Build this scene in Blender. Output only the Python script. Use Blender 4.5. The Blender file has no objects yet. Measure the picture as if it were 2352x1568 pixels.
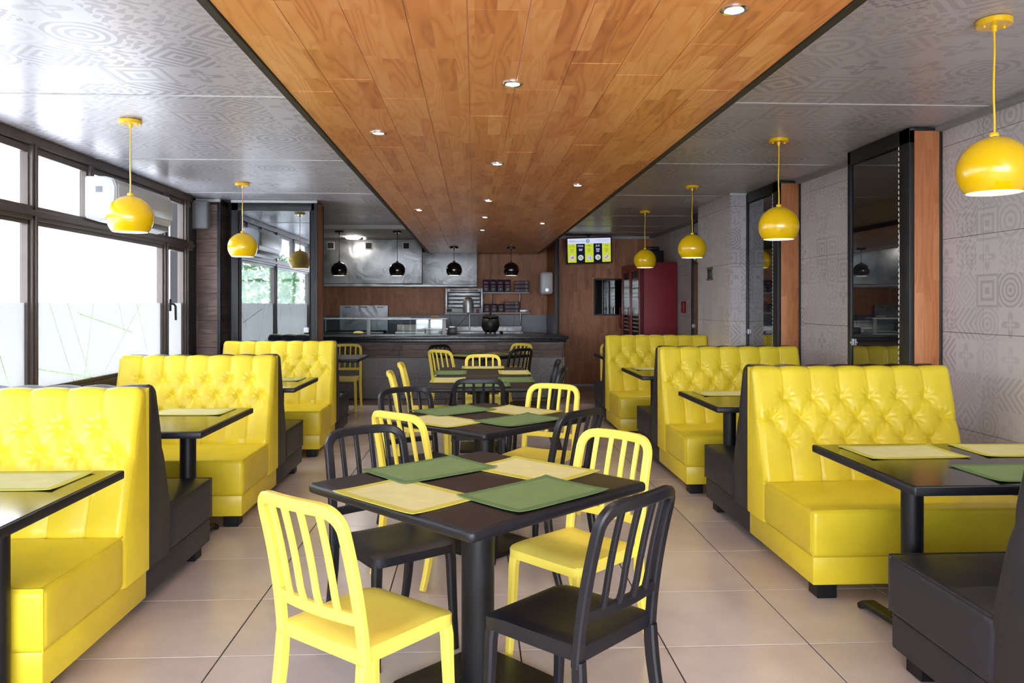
import bpy, bmesh, math, random
import numpy as np
from mathutils import Vector, Matrix
random.seed(7)
PI = math.pi
R = math.radians
sc = bpy.context.scene
col = sc.collection

# ------------------------------------------------------------------ camera
cam_d = bpy.data.cameras.new('camera'); cam = bpy.data.objects.new('camera', cam_d); col.objects.link(cam)
sc.camera = cam
cam_d.sensor_width = 36.0; cam_d.lens = 36.0*1780/2352
cam_d.shift_y = -(784-698)/2352
cam.location = (0, 0, 1.40)
cam.rotation_euler = (PI/2, 0, -math.atan(86/1780))
cam_d.clip_start = .05; cam_d.clip_end = 200

# ------------------------------------------------------------------ world: bright overcast sky
w = bpy.data.worlds.new('world'); sc.world = w; w.use_nodes = True
bg = w.node_tree.nodes['Background']
bg.inputs[0].default_value = (.86, .93, 1.0, 1); bg.inputs[1].default_value = 7.0
sc.view_settings.view_transform = 'Standard'; sc.view_settings.look = 'None'
sc.view_settings.gamma = 1; sc.view_settings.use_curve_mapping = False
sc.view_settings.exposure = 1.65
try:
    sc.cycles.use_denoising = True
    sc.cycles.max_bounces = 10; sc.cycles.diffuse_bounces = 6; sc.cycles.glossy_bounces = 4
    sc.cycles.transparent_max_bounces = 12
    sc.cycles.caustics_reflective = False; sc.cycles.caustics_refractive = False
    sc.cycles.sample_clamp_indirect = 6
except Exception: pass

XL, XR, YB, YF, ZC = -3.07, 3.05, -2.6, 13.2, 2.56   # room: left, right, rear (behind camera), far, ceiling

def portal(loc, rot, sx, sy):
    d = bpy.data.lights.new('window_portal', 'AREA'); d.shape = 'RECTANGLE'; d.size = sx; d.size_y = sy
    d.cycles.is_portal = True
    o = bpy.data.objects.new('window_portal', d); o.location = loc; o.rotation_euler = rot; col.objects.link(o)
portal((XL-.02, 2.9, 1.66), (0, -PI/2, 0), 1.76, 10.9)
portal((0, YB-.02, 1.4), (PI/2, 0, 0), 5.8, 2.2)

# ------------------------------------------------------------------ material helpers
def lin(r, g, b):
    f = lambda v: (v/255/12.92) if v/255 <= .04045 else ((v/255+.055)/1.055)**2.4
    return (f(r), f(g), f(b), 1)

class N:
    """small expression builder over shader math nodes"""
    def __init__(s, nt, sock): s.nt, s.s = nt, sock
    def _m(s, op, *a):
        n = s.nt.nodes.new('ShaderNodeMath'); n.operation = op
        for i, v in enumerate((s,)+a):
            if isinstance(v, N): s.nt.links.new(v.s, n.inputs[i])
            else: n.inputs[i].default_value = v
        return N(s.nt, n.outputs[0])
    def __add__(s, o): return s._m('ADD', o)
    def __sub__(s, o): return s._m('SUBTRACT', o)
    def __mul__(s, o): return s._m('MULTIPLY', o)
    def __truediv__(s, o): return s._m('DIVIDE', o)
    def floor(s): return s._m('FLOOR')
    def fract(s): return s._m('FRACT')
    def abs(s): return s._m('ABSOLUTE')
    def sin(s): return s._m('SINE')
    def cos(s): return s._m('COSINE')
    def lt(s, o): return s._m('LESS_THAN', o)
    def gt(s, o): return s._m('GREATER_THAN', o)
    def mx(s, o): return s._m('MAXIMUM', o)
    def mn(s, o): return s._m('MINIMUM', o)
    def sqrt(s): return s._m('SQRT')
    def atan2(s, o): return s._m('ARCTAN2', o)

def new_mat(name):
    m = bpy.data.materials.new(name); m.use_nodes = True
    nt = m.node_tree; b = nt.nodes['Principled BSDF']
    return m, nt, b
def setp(b, **k):
    for key, v in k.items():
        nm = {'rough': 'Roughness', 'metal': 'Metallic', 'spec': 'Specular IOR Level', 'coat': 'Coat Weight', 'coatr': 'Coat Roughness',
              'sheen': 'Sheen Weight', 'ior': 'IOR', 'alpha': 'Alpha', 'trans': 'Transmission Weight'}[key]
        if nm in b.inputs: b.inputs[nm].default_value = v
def pos(nt, kind='world'):
    if kind == 'world':
        g = nt.nodes.new('ShaderNodeNewGeometry'); return g.outputs['Position']
    t = nt.nodes.new('ShaderNodeTexCoord'); return t.outputs['Object']
def sep(nt, s):
    n = nt.nodes.new('ShaderNodeSeparateXYZ'); nt.links.new(s, n.inputs[0])
    return [N(nt, n.outputs[i]) for i in range(3)]
def comb(nt, *v):
    n = nt.nodes.new('ShaderNodeCombineXYZ')
    for i, a in enumerate(v):
        if isinstance(a, N): nt.links.new(a.s, n.inputs[i])
        else: n.inputs[i].default_value = a
    return n.outputs[0]
def noise(nt, vec, scale, detail=3, rough=.5, dist=0):
    n = nt.nodes.new('ShaderNodeTexNoise'); n.inputs['Scale'].default_value = scale
    n.inputs['Detail'].default_value = detail; n.inputs['Roughness'].default_value = rough; n.inputs['Distortion'].default_value = dist
    if vec is not None: nt.links.new(vec, n.inputs['Vector'])
    return N(nt, n.outputs['Fac'])
def white(nt, vec):
    n = nt.nodes.new('ShaderNodeTexWhiteNoise'); n.noise_dimensions = '3D'; nt.links.new(vec, n.inputs['Vector'])
    return N(nt, n.outputs['Value'])
def ramp(nt, fac, stops):
    n = nt.nodes.new('ShaderNodeValToRGB'); e = n.color_ramp.elements
    while len(e) < len(stops): e.new(.5)
    for k, (p, c) in enumerate(stops): e[k].position = p; e[k].color = c
    nt.links.new(fac.s, n.inputs[0]); return n.outputs[0]
def mixc(nt, fac, a, b, mode='MIX'):
    n = nt.nodes.new('ShaderNodeMix'); n.data_type = 'RGBA'; n.blend_type = mode
    for i, v in ((0, fac), (6, a), (7, b)):
        if isinstance(v, N): nt.links.new(v.s, n.inputs[i])
        elif hasattr(v, 'is_linked'): nt.links.new(v, n.inputs[i])
        else: n.inputs[i].default_value = v
    return n.outputs[2]
def bump(nt, b, h, strength=.2, dist=.002):
    n = nt.nodes.new('ShaderNodeBump'); n.inputs['Strength'].default_value = strength; n.inputs['Distance'].default_value = dist
    nt.links.new(h.s, n.inputs['Height']); nt.links.new(n.outputs[0], b.inputs['Normal'])

def pm(name, c, rough=.5, metal=0, var=.06, nscale=12, bstr=0, bscale=150, **k):
    """plain painted / plastic / metal surface with slight procedural variation"""
    m, nt, b = new_mat(name)
    p = pos(nt, 'object'); f = noise(nt, p, nscale)
    dark = tuple(v*(1-var*2) for v in c[:3])+(1,); lite = tuple(min(1, v*(1+var)) for v in c[:3])+(1,)
    nt.links.new(ramp(nt, f, [(.3, dark), (.7, lite)]), b.inputs['Base Color'])
    setp(b, rough=rough, metal=metal, **k)
    r = f*.12+(rough-.06); nt.links.new(r.s, b.inputs['Roughness'])
    if bstr: bump(nt, b, noise(nt, p, bscale, 2), bstr, .001)
    return m

M = {}
M['yellow_plastic'] = pm('yellow_plastic', lin(250, 228, 96), .42, var=.02, spec=.4)
M['black_plastic'] = pm('black_plastic', lin(23, 23, 31), .42, var=.05, spec=.45)
M['black_metal'] = pm('black_metal', lin(17, 17, 21), .45, var=.06, spec=.4)
M['black_frame'] = pm('black_frame', lin(28, 28, 32), .5, var=.05)
M['yellow_leather'] = pm('yellow_leather', lin(236, 213, 54), .33, var=.04, nscale=5, bstr=.35, bscale=260, spec=.45)
M['black_leather'] = pm('black_leather', lin(44, 44, 51), .42, var=.05, nscale=5, bstr=.35, bscale=260, spec=.45)
M['yellow_gloss'] = pm('yellow_gloss', lin(254, 206, 2), .2, var=.02, coat=.6, coatr=.06)
M['black_gloss'] = pm('black_gloss', lin(12, 12, 14), .14, var=.02, coat=.8, coatr=.05)
M['white_inside'] = pm('white_inside', lin(245, 242, 235), .5, var=.01)
M['white_plastic'] = pm('white_plastic', lin(205, 206, 208), .35, var=.02)
M['grey_plastic'] = pm('grey_plastic', lin(135, 138, 144), .5, var=.03)
M['chrome'] = pm('chrome', (.75, .75, .77, 1), .15, 1, var=.02)
M['red_paint'] = pm('red_paint', lin(146, 24, 34), .38, var=.03)
M['red_side'] = pm('red_side', lin(140, 34, 44), .55, var=.02)
M['dark_alu'] = pm('dark_alu', lin(92, 82, 78), .4, .3, var=.05)
M['seam_metal'] = pm('seam_metal', lin(150, 152, 152), .4, .3, var=.03)
M['white_paint'] = pm('white_paint', lin(205, 205, 205), .6, var=.02)
M['grout'] = pm('grout', lin(52, 46, 44), .9, var=.05)
M['grout_wall'] = pm('grout_wall', lin(120, 114, 112), .9, var=.05)
M['pavement'] = pm('pavement', lin(196, 196, 200), .9, var=.05)
M['dark_paint'] = pm('dark_paint', lin(50, 48, 50), .8, var=.05)
M['cable'] = pm('cable', lin(18, 18, 18), .5)
M['bread'] = pm('bread', lin(222, 190, 130), .6)
M['navy_card'] = pm('navy_card', lin(34, 36, 66), .5, var=.08)
M['label_red'] = pm('label_red', lin(150, 70, 84), .5)
M['label_tan'] = pm('label_tan', lin(150, 122, 84), .5)
M['label_grey'] = pm('label_grey', lin(120, 118, 128), .5)
M['counter_stone'] = pm('counter_stone', lin(38, 40, 48), .28, var=.2, nscale=60)

def steel_mat():
    m, nt, b = new_mat('brushed_steel'); p = pos(nt, 'object'); x, y, z = sep(nt, p)
    f = noise(nt, p, 3.5, 2, .5, 1.2); g = noise(nt, comb(nt, x*3, y*3, z*220), 1, 2)
    nt.links.new(ramp(nt, f, [(.3, (.30, .31, .33, 1)), (.7, (.55, .56, .58, 1))]), b.inputs['Base Color'])
    setp(b, metal=.85); nt.links.new((f*.25+g*.1+.26).s, b.inputs['Roughness']); bump(nt, b, f, .5, .02); return m
M['steel'] = steel_mat()

def tabletop(name, c, r):
    m, nt, b = new_mat(name); p = pos(nt, 'object'); f = noise(nt, p, 2.2, 5, .6); g = noise(nt, p, 60, 2)
    nt.links.new(ramp(nt, f, [(.35, tuple(v*.85 for v in c[:3])+(1,)), (.7, tuple(v*1.15 for v in c[:3])+(1,))]), b.inputs['Base Color'])
    nt.links.new((f*.2+(r-.08)+g*.04).s, b.inputs['Roughness']); setp(b, spec=.5); return m
M['table_brown'] = tabletop('table_brown', lin(36, 25, 25), .42)
M['table_gloss'] = tabletop('table_gloss', lin(24, 21, 20), .13)

def wood_laminate(name, along, across, sw, bl, c_dark, c_mid, c_lite, rough, coat=0):
    """three-strip parquet laminate: along/across = axis indices"""
    m, nt, b = new_mat(name); xyz = sep(nt, pos(nt)); u = xyz[along]; v = xyz[across]
    other = xyz[3-along-across]
    si = (v/sw).floor(); off = white(nt, comb(nt, si, 3.3, 1.1))*7.0
    uu = u/bl+off; bi = uu.floor(); h1 = white(nt, comb(nt, si, bi, .5)); h2 = white(nt, comb(nt, bi, si, 9.5))
    vec = comb(nt, v*9.0+h1*40, u*1.15+h2*40, other*3)
    n1 = noise(nt, vec, 1.0, 1.5, .4, .25)
    rings = ((n1*62.0).sin()*.5+.5).sqrt()
    fine = noise(nt, comb(nt, v*160, u*5, other*60), 1, 2)
    tone = h1*.42+rings*.26+fine*.22+n1*.2-.04
    nt.links.new(ramp(nt, tone, [(.12, c_dark), (.5, c_mid), (.92, c_lite)]), b.inputs['Base Color'])
    setp(b, rough=rough, coat=coat, coatr=.2, spec=.4); return m
M['slab_wood'] = wood_laminate('slab_wood', 1, 0, .0655, .42, lin(178, 106, 56), lin(220, 146, 84), lin(240, 180, 116), .3, .15)
M['wall_wood'] = wood_laminate('wall_wood', 2, 0, .065, .42, lin(150, 94, 62), lin(182, 120, 84), lin(204, 144, 104), .5)
M['wall_wood_side'] = wood_laminate('wall_wood_side', 2, 1, .065, .42, lin(150, 94, 62), lin(182, 120, 84), lin(204, 144, 104), .5)
M['post_wood'] = wood_laminate('post_wood', 2, 0, .065, .5, lin(168, 102, 62), lin(192, 124, 80), lin(206, 142, 98), .45)
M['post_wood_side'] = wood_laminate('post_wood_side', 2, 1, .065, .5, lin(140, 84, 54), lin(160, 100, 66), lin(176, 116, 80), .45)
M['dark_plank'] = wood_laminate('dark_plank', 0, 2, .16, 1.2, lin(74, 60, 56), lin(106, 86, 80), lin(138, 116, 106), .5)

def patchwork(name, ax, ay, cell, base, dark, lite, rough, amp=1.0, coat=0, stretch=1.0):
    """printed patchwork-tile pattern: each cell picks one of several symmetric motifs"""
    m, nt, b = new_mat(name); xyz = sep(nt, pos(nt)); u = xyz[ax]/(cell*stretch)+.13; v = xyz[ay]/cell+.1
    iu, iv = u.floor(), v.floor(); x = u.fract()-.5; y = v.fract()-.5
    h = white(nt, comb(nt, iu, iv, 2.2)); h2 = white(nt, comb(nt, iv, iu, 7.7)); h3 = white(nt, comb(nt, iu, iv, 5.1))
    ax_, ay_ = x.abs(), y.abs(); r = (x*x+y*y).sqrt(); th = y.atan2(x)
    rings = (r*(h2*18+26)).sin().gt(.1)
    petals = (r-((th*4).cos()*.13+.26)).lt(0)
    petals2 = (r-((th*4).cos()*.07+.12)).lt(0)
    flower = (petals-petals2).abs()
    dia = ((ax_+ay_)*(h2*14+20)).sin().gt(0)
    chev = ((ay_*1.0+x)*25).sin().gt(.1)
    sq = (ax_.mx(ay_)*30).sin().gt(.2)
    arab = ((x*13+(y*17).sin()*1.8).sin()*(y*13+(x*15).sin()*1.8).cos()).gt(.08)
    lace = ((ax_*38).sin()*(ay_*38).sin()+(r*30).cos()*.5).gt(.2)
    def pick(lo, hi, pat): return h.gt(lo)*h.lt(hi)*pat
    pat = pick(-1, .15, rings)+pick(.15, .33, flower)+pick(.33, .46, dia)+pick(.46, .56, chev)+pick(.56, .67, sq)+pick(.67, .86, arab)+pick(.86, 2, lace)
    frame = ax_.mx(ay_).gt(.485)
    wear = noise(nt, pos(nt), 6, 4, .6); cloud = noise(nt, pos(nt), 1.3, 2)
    f = pat*.62*(h3*.7+.3)+wear*.35+h2*.16-.1
    f = (f-.35)*amp+.35
    f = f+(frame*-.08)
    nt.links.new(ramp(nt, f, [(.05, lite), (.4, base), (.85, dark)]), b.inputs['Base Color'])
    setp(b, rough=rough, coat=coat, coatr=.15); nt.links.new((pat*.05+(rough-.02)+cloud*.04).s, b.inputs['Roughness'])
    return m
M['wall_tile'] = patchwork('wall_tile', 1, 2, .2, lin(196, 188, 192), lin(166, 158, 163), lin(210, 204, 206), .45, .75)
M['wall_tile_front'] = patchwork('wall_tile_front', 0, 2, .2, lin(180, 172, 174), lin(154, 146, 150), lin(198, 190, 192), .42, .85)
M['ceiling_print'] = patchwork('ceiling_print', 0, 1, .3, lin(182, 180, 190), lin(150, 146, 157), lin(198, 196, 204), .3, .95, .0, 1.0)
M['counter_tile'] = patchwork('counter_tile', 0, 2, .2, lin(132, 132, 138), lin(112, 112, 118), lin(148, 148, 152), .5, .8)

def tile_mat():
    m, nt, b = new_mat('floor_tile'); p = pos(nt); x, y, z = sep(nt, p)
    ti = white(nt, comb(nt, ((x-1.378)/.597).floor(), ((y-3.13)/.6).floor(), 1.5))
    f = noise(nt, p, 2.2, 5, .6); g = noise(nt, p, 90, 3, .7)
    t = f*.6+g*.25+ti*.15
    nt.links.new(ramp(nt, t, [(.3, lin(194, 180, 178)), (.7, lin(220, 209, 208))]), b.inputs['Base Color'])
    nt.links.new((f*.12+g*.06+.12).s, b.inputs['Roughness']); setp(b, spec=.5)
    bump(nt, b, noise(nt, p, 3, 2), .05, .01); return m
M['floor_tile'] = tile_mat()
M['kitchen_tile'] = pm('kitchen_tile', lin(118, 120, 130), .4, var=.04, nscale=4)

def fabric(name, c):
    m, nt, b = new_mat(name); x, y, z = sep(nt, pos(nt, 'object'))
    wv = ((x*1400).sin()*(y*1400).sin())*.5+.5; f = noise(nt, pos(nt, 'object'), 14, 4)
    t = wv*.25+f*.75
    nt.links.new(ramp(nt, t, [(.2, tuple(v*.88 for v in c[:3])+(1,)), (.8, tuple(min(1, v*1.08) for v in c[:3])+(1,))]), b.inputs['Base Color'])
    setp(b, rough=.75, spec=.25); bump(nt, b, wv, .25, .001); return m
M['mat_pale'] = fabric('mat_pale', lin(220, 217, 158)); M['mat_yellow'] = fabric('mat_yellow', lin(204, 198, 88))
M['mat_green'] = fabric('mat_green', lin(120, 146, 98)); M['mat_green_rim'] = fabric('mat_green_rim', lin(100, 128, 84))

def pane_mat(name, refl, tint=(1, 1, 1, 1)):
    m, nt, b = new_mat(name); nt.nodes.remove(b); out = nt.nodes['Material Output']
    t = nt.nodes.new('ShaderNodeBsdfTransparent'); t.inputs[0].default_value = tint
    g = nt.nodes.new('ShaderNodeBsdfGlossy'); g.inputs['Roughness'].default_value = .02
    x = nt.nodes.new('ShaderNodeMixShader'); n = noise(nt, pos(nt), .7)
    nt.links.new((n*.01+refl).s, x.inputs[0])
    nt.links.new(t.outputs[0], x.inputs[1]); nt.links.new(g.outputs[0], x.inputs[2]); nt.links.new(x.outputs[0], out.inputs[0]); return m
M['glass'] = pane_mat('window_glass', .04); M['guard_glass'] = pane_mat('guard_glass', .05, (.85, .9, .9, 1))

def film_mat(name, ax, lines):
    """frosted film, with thin clear lines cut out of it"""
    m, nt, b = new_mat(name); nt.nodes.remove(b); out = nt.nodes['Material Output']
    xyz = sep(nt, pos(nt)); u = xyz[ax]; z = xyz[2]; cut = None
    for (u0, z0, u1, z1, wd) in lines:
        L = math.hypot(u1-u0, z1-z0); du, dz = (u1-u0)/L, (z1-z0)/L
        a = (u-u0)*du+(z-z0)*dz; d = ((u-u0)*dz-(z-z0)*du).abs()
        k = d.lt(wd)*a.gt(0)*a.lt(L); cut = k if cut is None else cut.mx(k)
    t1 = nt.nodes.new('ShaderNodeBsdfTransparent'); t1.inputs[0].default_value = (.09, .09, .088, 1)
    tl = nt.nodes.new('ShaderNodeBsdfTranslucent'); tl.inputs[0].default_value = (.36, .356, .345, 1)
    ad = nt.nodes.new('ShaderNodeAddShader'); nt.links.new(t1.outputs[0], ad.inputs[0]); nt.links.new(tl.outputs[0], ad.inputs[1])
    t2 = nt.nodes.new('ShaderNodeBsdfTransparent'); t2.inputs[0].default_value = (.32, .37, .25, 1); x = nt.nodes.new('ShaderNodeMixShader')
    nt.links.new(cut.s, x.inputs[0]); nt.links.new(ad.outputs[0], x.inputs[1]); nt.links.new(t2.outputs[0], x.inputs[2])
    nt.links.new(x.outputs[0], out.inputs[0]); return m
rl = random.Random(3)
side_lines = []
for y0, y1, z1 in ((5.0, 5.3, .79), (5.75, 6.1, .79), (6.0, 6.35, .8), (6.4, 6.25, .8), (6.15, 7.1, 1.15), (6.85, 6.95, 1.15),
                   (7.3, 6.6, .85), (7.2, 7.5, .8), (4.2, 4.5, .8), (4.6, 3.6, .85), (3.0, 3.4, .8), (2.2, 2.6, .8), (1.5, .7, .8), (.2, .5, .8), (5.55, 6.5, .79)):
    z0 = 1.41 if y1 != 6.5 else .95
    if (y0, y1) == (6.15, 7.1): z0 = 1.33
    side_lines.append((y0, z0, y1, z1, .0035))
M['film_side'] = film_mat('film_side', 1, side_lines)
M['film_rear'] = film_mat('film_rear', 0, [(rl.uniform(-2.8, 2.8), 1.4, rl.uniform(-2.8, 2.8), .4, .008) for _ in range(9)])

def mirror_mat(name, base, refl, tint=(1, 1, 1, 1)):
    m, nt, b = new_mat(name); out = nt.nodes['Material Output']
    b.inputs['Base Color'].default_value = base; setp(b, rough=.08)
    g = nt.nodes.new('ShaderNodeBsdfGlossy'); g.inputs['Roughness'].default_value = .012; g.inputs[0].default_value = tint
    lw = nt.nodes.new('ShaderNodeLayerWeight'); lw.inputs[0].default_value = .3
    n = noise(nt, pos(nt), 1.5, 2); k = N(nt, lw.outputs['Facing'])*.25+refl+n*.01
    x = nt.nodes.new('ShaderNodeMixShader'); nt.links.new(k.s, x.inputs[0]); nt.links.new(b.outputs[0], x.inputs[1]); nt.links.new(g.outputs[0], x.inputs[2])
    nt.links.new(x.outputs[0], out.inputs[0]); return m
M['dark_glass'] = mirror_mat('dark_glass', lin(10, 10, 13), .10)
M['mirror_glass'] = mirror_mat('mirror_glass', lin(20, 24, 28), .42, (.85, .9, .95, 1))

def emit(name, c, s):
    m, nt, b = new_mat(name); nt.nodes.remove(b); e = nt.nodes.new('ShaderNodeEmission')
    n = noise(nt, pos(nt, 'object'), 4); nt.links.new((n*.02*s+s).s, e.inputs[1])
    e.inputs[0].default_value = c; nt.links.new(e.outputs[0], nt.nodes['Material Output'].inputs[0]); return m
M['bulb'] = emit('bulb', (1, .93, .8, 1), 7); M['downlight'] = emit('downlight', (1, .94, .84, 1), 9)
M['led'] = emit('led', (.95, .93, .85, 1), .16)
M['scr_white'] = emit('scr_white', lin(214, 220, 250), .3); M['scr_lime'] = emit('scr_lime', lin(200, 214, 60), .3)
M['scr_navy'] = emit('scr_navy', lin(22, 26, 46), .3); M['scr_green'] = emit('scr_green', lin(60, 140, 130), .3)
M['scr_text'] = emit('scr_text', lin(60, 80, 90), .3); M['scr_olive'] = emit('scr_olive', lin(110, 130, 40), .3)
M['scr_plate'] = emit('scr_plate', lin(206, 200, 215), .3); M['scr_food'] = emit('scr_food', lin(190, 110, 90), .3)
M['scr_leaf'] = emit('scr_leaf', lin(120, 170, 90), .3); M['scr_mute'] = emit('scr_mute', lin(165, 180, 210), .3)

# ------------------------------------------------------------------ mesh helpers
def BM(): return bmesh.new()
def link(name, me, mat, parent=None, kind=None):
    o = bpy.data.objects.new(name, me); col.objects.link(o)
    if mat is not None:
        pass
        for mm in (mat if isinstance(mat, (list, tuple)) else [mat]): me.materials.append(M[mm] if isinstance(mm, str) else mm)
    if parent: o.parent = parent
    if kind: o['kind'] = kind
    return o
def obj(name, bm, mat, parent=None, smooth=True, ang=35, kind=None):
    me = bpy.data.meshes.new(name); bmesh.ops.recalc_face_normals(bm, faces=bm.faces); bm.to_mesh(me); bm.free()
    if smooth: me.shade_smooth(); me.set_sharp_from_angle(angle=R(ang))
    return link(name, me, mat, parent, kind)
def box(bm, x0, x1, y0, y1, z0, z1, bev=0, seg=2, mi=0, rot=None):
    t = bmesh.new(); bmesh.ops.create_cube(t, size=1)
    for v in t.verts: v.co = Vector(((x0+x1)/2+v.co.x*(x1-x0), (y0+y1)/2+v.co.y*(y1-y0), (z0+z1)/2+v.co.z*(z1-z0)))
    if bev: bmesh.ops.bevel(t, geom=list(t.edges), offset=bev, segments=seg, profile=.5, affect='EDGES')
    if rot: bmesh.ops.transform(t, matrix=rot, verts=t.verts)
    for f in t.faces: f.material_index = mi
    me = bpy.data.meshes.new('tmp'); t.to_mesh(me); t.free(); bm.from_mesh(me); bpy.data.meshes.remove(me)
def boxo(name, x0, x1, y0, y1, z0, z1, mat, parent=None, bev=.004, seg=2, kind=None):
    bm = BM(); box(bm, x0, x1, y0, y1, z0, z1, bev, seg); return obj(name, bm, mat, parent, kind=kind)
def lathe(bm, prof, n=32, loc=(0, 0, 0), a0=0, mi=0, rot=None):
    """prof: list of (r,z)"""
    rings = []
    for r, z in prof:
        if r < 1e-6:
            p = Vector((0, 0, z)); rings.append([p])
        else: rings.append([Vector((r*math.cos(a0+2*PI*k/n), r*math.sin(a0+2*PI*k/n), z)) for k in range(n)])
    vr = []
    for rg in rings:
        vv = []
        for p in rg:
            if rot: p = rot @ p
            vv.append(bm.verts.new(p+Vector(loc)))
        vr.append(vv)
    for a, b in zip(vr, vr[1:]):
        for k in range(n):
            k2 = (k+1) % n
            if len(a) == 1 and len(b) == 1: continue
            if len(a) == 1: f = bm.faces.new((a[0], b[k], b[k2]))
            elif len(b) == 1: f = bm.faces.new((a[k], a[k2], b[0]))
            else: f = bm.faces.new((a[k], a[k2], b[k2], b[k]))
            f.material_index = mi
def cyl(bm, r, z0, z1, n=24, loc=(0, 0, 0), bev=.0, rot=None, mi=0):
    if bev: lathe(bm, [(0, z0), (r-bev, z0), (r, z0+bev), (r, z1-bev), (r-bev, z1), (0, z1)], n, loc, mi=mi, rot=rot)
    else: lathe(bm, [(0, z0), (r, z0), (r, z1), (0, z1)], n, loc, mi=mi, rot=rot)
def sweep(bm, pts, wid, dep, depdir=(0, 1, 0), ch=.2, scales=None):
    """chamfered rectangular section swept along pts; wid lies across, dep along depdir"""
    pts = [Vector(p) for p in pts]; dd = Vector(depdir); rings = []
    for i, p in enumerate(pts):
        t = (pts[min(i+1, len(pts)-1)]-pts[max(i-1, 0)]).normalized()
        d = (dd-t*dd.dot(t)).normalized(); n = t.cross(d).normalized()
        s = scales[i] if scales else 1; a, b = wid/2*s, dep/2*s; c = min(a, b)*ch*2
        sec = [(a-c, b), (a, b-c), (a, -b+c), (a-c, -b), (-a+c, -b), (-a, -b+c), (-a, b-c), (-a+c, b)]
        rings.append([bm.verts.new(p+n*u+d*v) for u, v in sec])
    for a, b in zip(rings, rings[1:]):
        for k in range(8): bm.faces.new((a[k], a[(k+1) % 8], b[(k+1) % 8], b[k]))
    bm.faces.new(rings[0]); bm.faces.new(list(reversed(rings[-1])))
def tube(bm, pts, r, n=8):
    pts = [Vector(p) for p in pts]; rings = []
    for i, p in enumerate(pts):
        t = (pts[min(i+1, len(pts)-1)]-pts[max(i-1, 0)]).normalized()
        u = t.cross(Vector((0, 0, 1)) if abs(t.z) < .9 else Vector((1, 0, 0))).normalized(); v = t.cross(u)
        rings.append([bm.verts.new(p+(u*math.cos(2*PI*k/n)+v*math.sin(2*PI*k/n))*r) for k in range(n)])
    for a, b in zip(rings, rings[1:]):
        for k in range(n): bm.faces.new((a[k], a[(k+1) % n], b[(k+1) % n], b[k]))
    bm.faces.new(rings[0]); bm.faces.new(list(reversed(rings[-1])))
def text_me(s, size, extrude=.0005, align='CENTER'):
    c = bpy.data.curves.new('txt', 'FONT'); c.body = s; c.size = size; c.extrude = extrude; c.align_x = align; c.resolution_u = 2
    o = bpy.data.objects.new('txt', c); col.objects.link(o)
    dg = bpy.context.evaluated_depsgraph_get(); me = bpy.data.meshes.new_from_object(o.evaluated_get(dg))
    bpy.data.objects.remove(o); bpy.data.curves.remove(c); return me
def empty(name, loc=(0, 0, 0), rz=0):
    o = bpy.data.objects.new(name, None); o.empty_display_size = .1; col.objects.link(o)
    o.location = loc; o.rotation_euler = (0, 0, rz); return o
def tag(o, label, cat, group=None, kind=None):
    o['label'] = label; o['category'] = cat
    if group: o['group'] = group
    if kind: o['kind'] = kind
    return o
def thing(name, label, cat, loc=(0, 0, 0), rz=0, group=None): return tag(empty(name, loc, rz), label, cat, group)
def struct(o, label=None):
    o['kind'] = 'structure'
    if label: o['label'] = label
    return o
KIDS = {}
def dup(o, parent=None):
    c = o.copy(); col.objects.link(c)
    if parent: c.parent = parent
    for ch in list(o.children): dup(ch, c)
    return c

# ================================================================== THE SETTING
# floor: grout bed and 60 cm tiles
fl = struct(boxo('floor', XL-.1, XR+.1, YB-.1, 13.9, -.12, -.004, 'grout', bev=0))
fme = None; TX, TY = .597, .6
xs0 = 1.378-8*TX; ys0 = 3.13-10*TY
for i in range(12):
    for j in range(28):
        x0 = xs0+i*TX; y0 = ys0+j*TY; xa, xb = max(x0, XL), min(x0+TX, XR); ya, yb = max(y0, YB), min(y0+TY, 13.2)
        if xb-xa < .02 or yb-ya < .02: continue
        if y0 < -.7: continue
        full = (xb-xa > TX-.01 and yb-ya > TY-.01)
        if full and fme: o = link('tile', fme, None, fl); o.location = (x0, y0, 0)
        else:
            bm = BM(); box(bm, xa-x0+.003, xb-x0-.003, ya-y0+.003, yb-y0-.003, -.006, 0, .0012, 1)
            o = obj('tile', bm, 'floor_tile', fl, smooth=False); o.location = (x0, y0, 0)
            if full: fme = o.data
boxo('screed', XL, XR, YB, ys0+3*TY+.02+.5*0, -.006, -.001, 'floor_tile', fl, bev=0)

# side ceilings: printed panels with metal seam strips, hung under one slab
SXL, SXR, SZ = -.765, 1.09, 2.265
ce = struct(boxo('ceiling', XL-.1, XR+.1, YB-.1, 13.9, ZC+.03, ZC+.12, 'dark_paint', bev=0))
seams = [-2.6, -1.3, .6, 2.5, 4.4, 6.33, 8.2, 10.1, 11.45]
for a, b in zip(seams, seams[1:]):
    for x0, x1 in ((XL, SXL+.1), (SXR-.1, XR)):
        boxo('panel', x0+.003, x1-.003, a+.004, b-.004, ZC, ZC+.028, 'ceiling_print', ce, .002, 1)
        if a > -2: boxo('seam_strip', x0, x1, a-.009, a+.009, ZC-.004, ZC+.01, 'white_paint', ce, .002, 1)
for a, b in ((11.45, 12.4), (12.4, 13.3)):
    boxo('panel', SXR-.1, XR, a+.004, b-.004, ZC, ZC+.028, 'ceiling_print', ce, .002, 1)
    boxo('seam_strip', SXR-.1, XR, a-.009, a+.009, ZC-.004, ZC+.01, 'white_paint', ce, .002, 1)
boxo('kitchen_panel', XL, SXL+.05, 11.45, 13.8, 2.50, 2.60, 'white_paint', ce, .003, 1)
boxo('kitchen_panel', SXR-.05, 1.31, 11.45, 13.8, 2.50, 2.60, 'dark_paint', ce, .003, 1)

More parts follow.
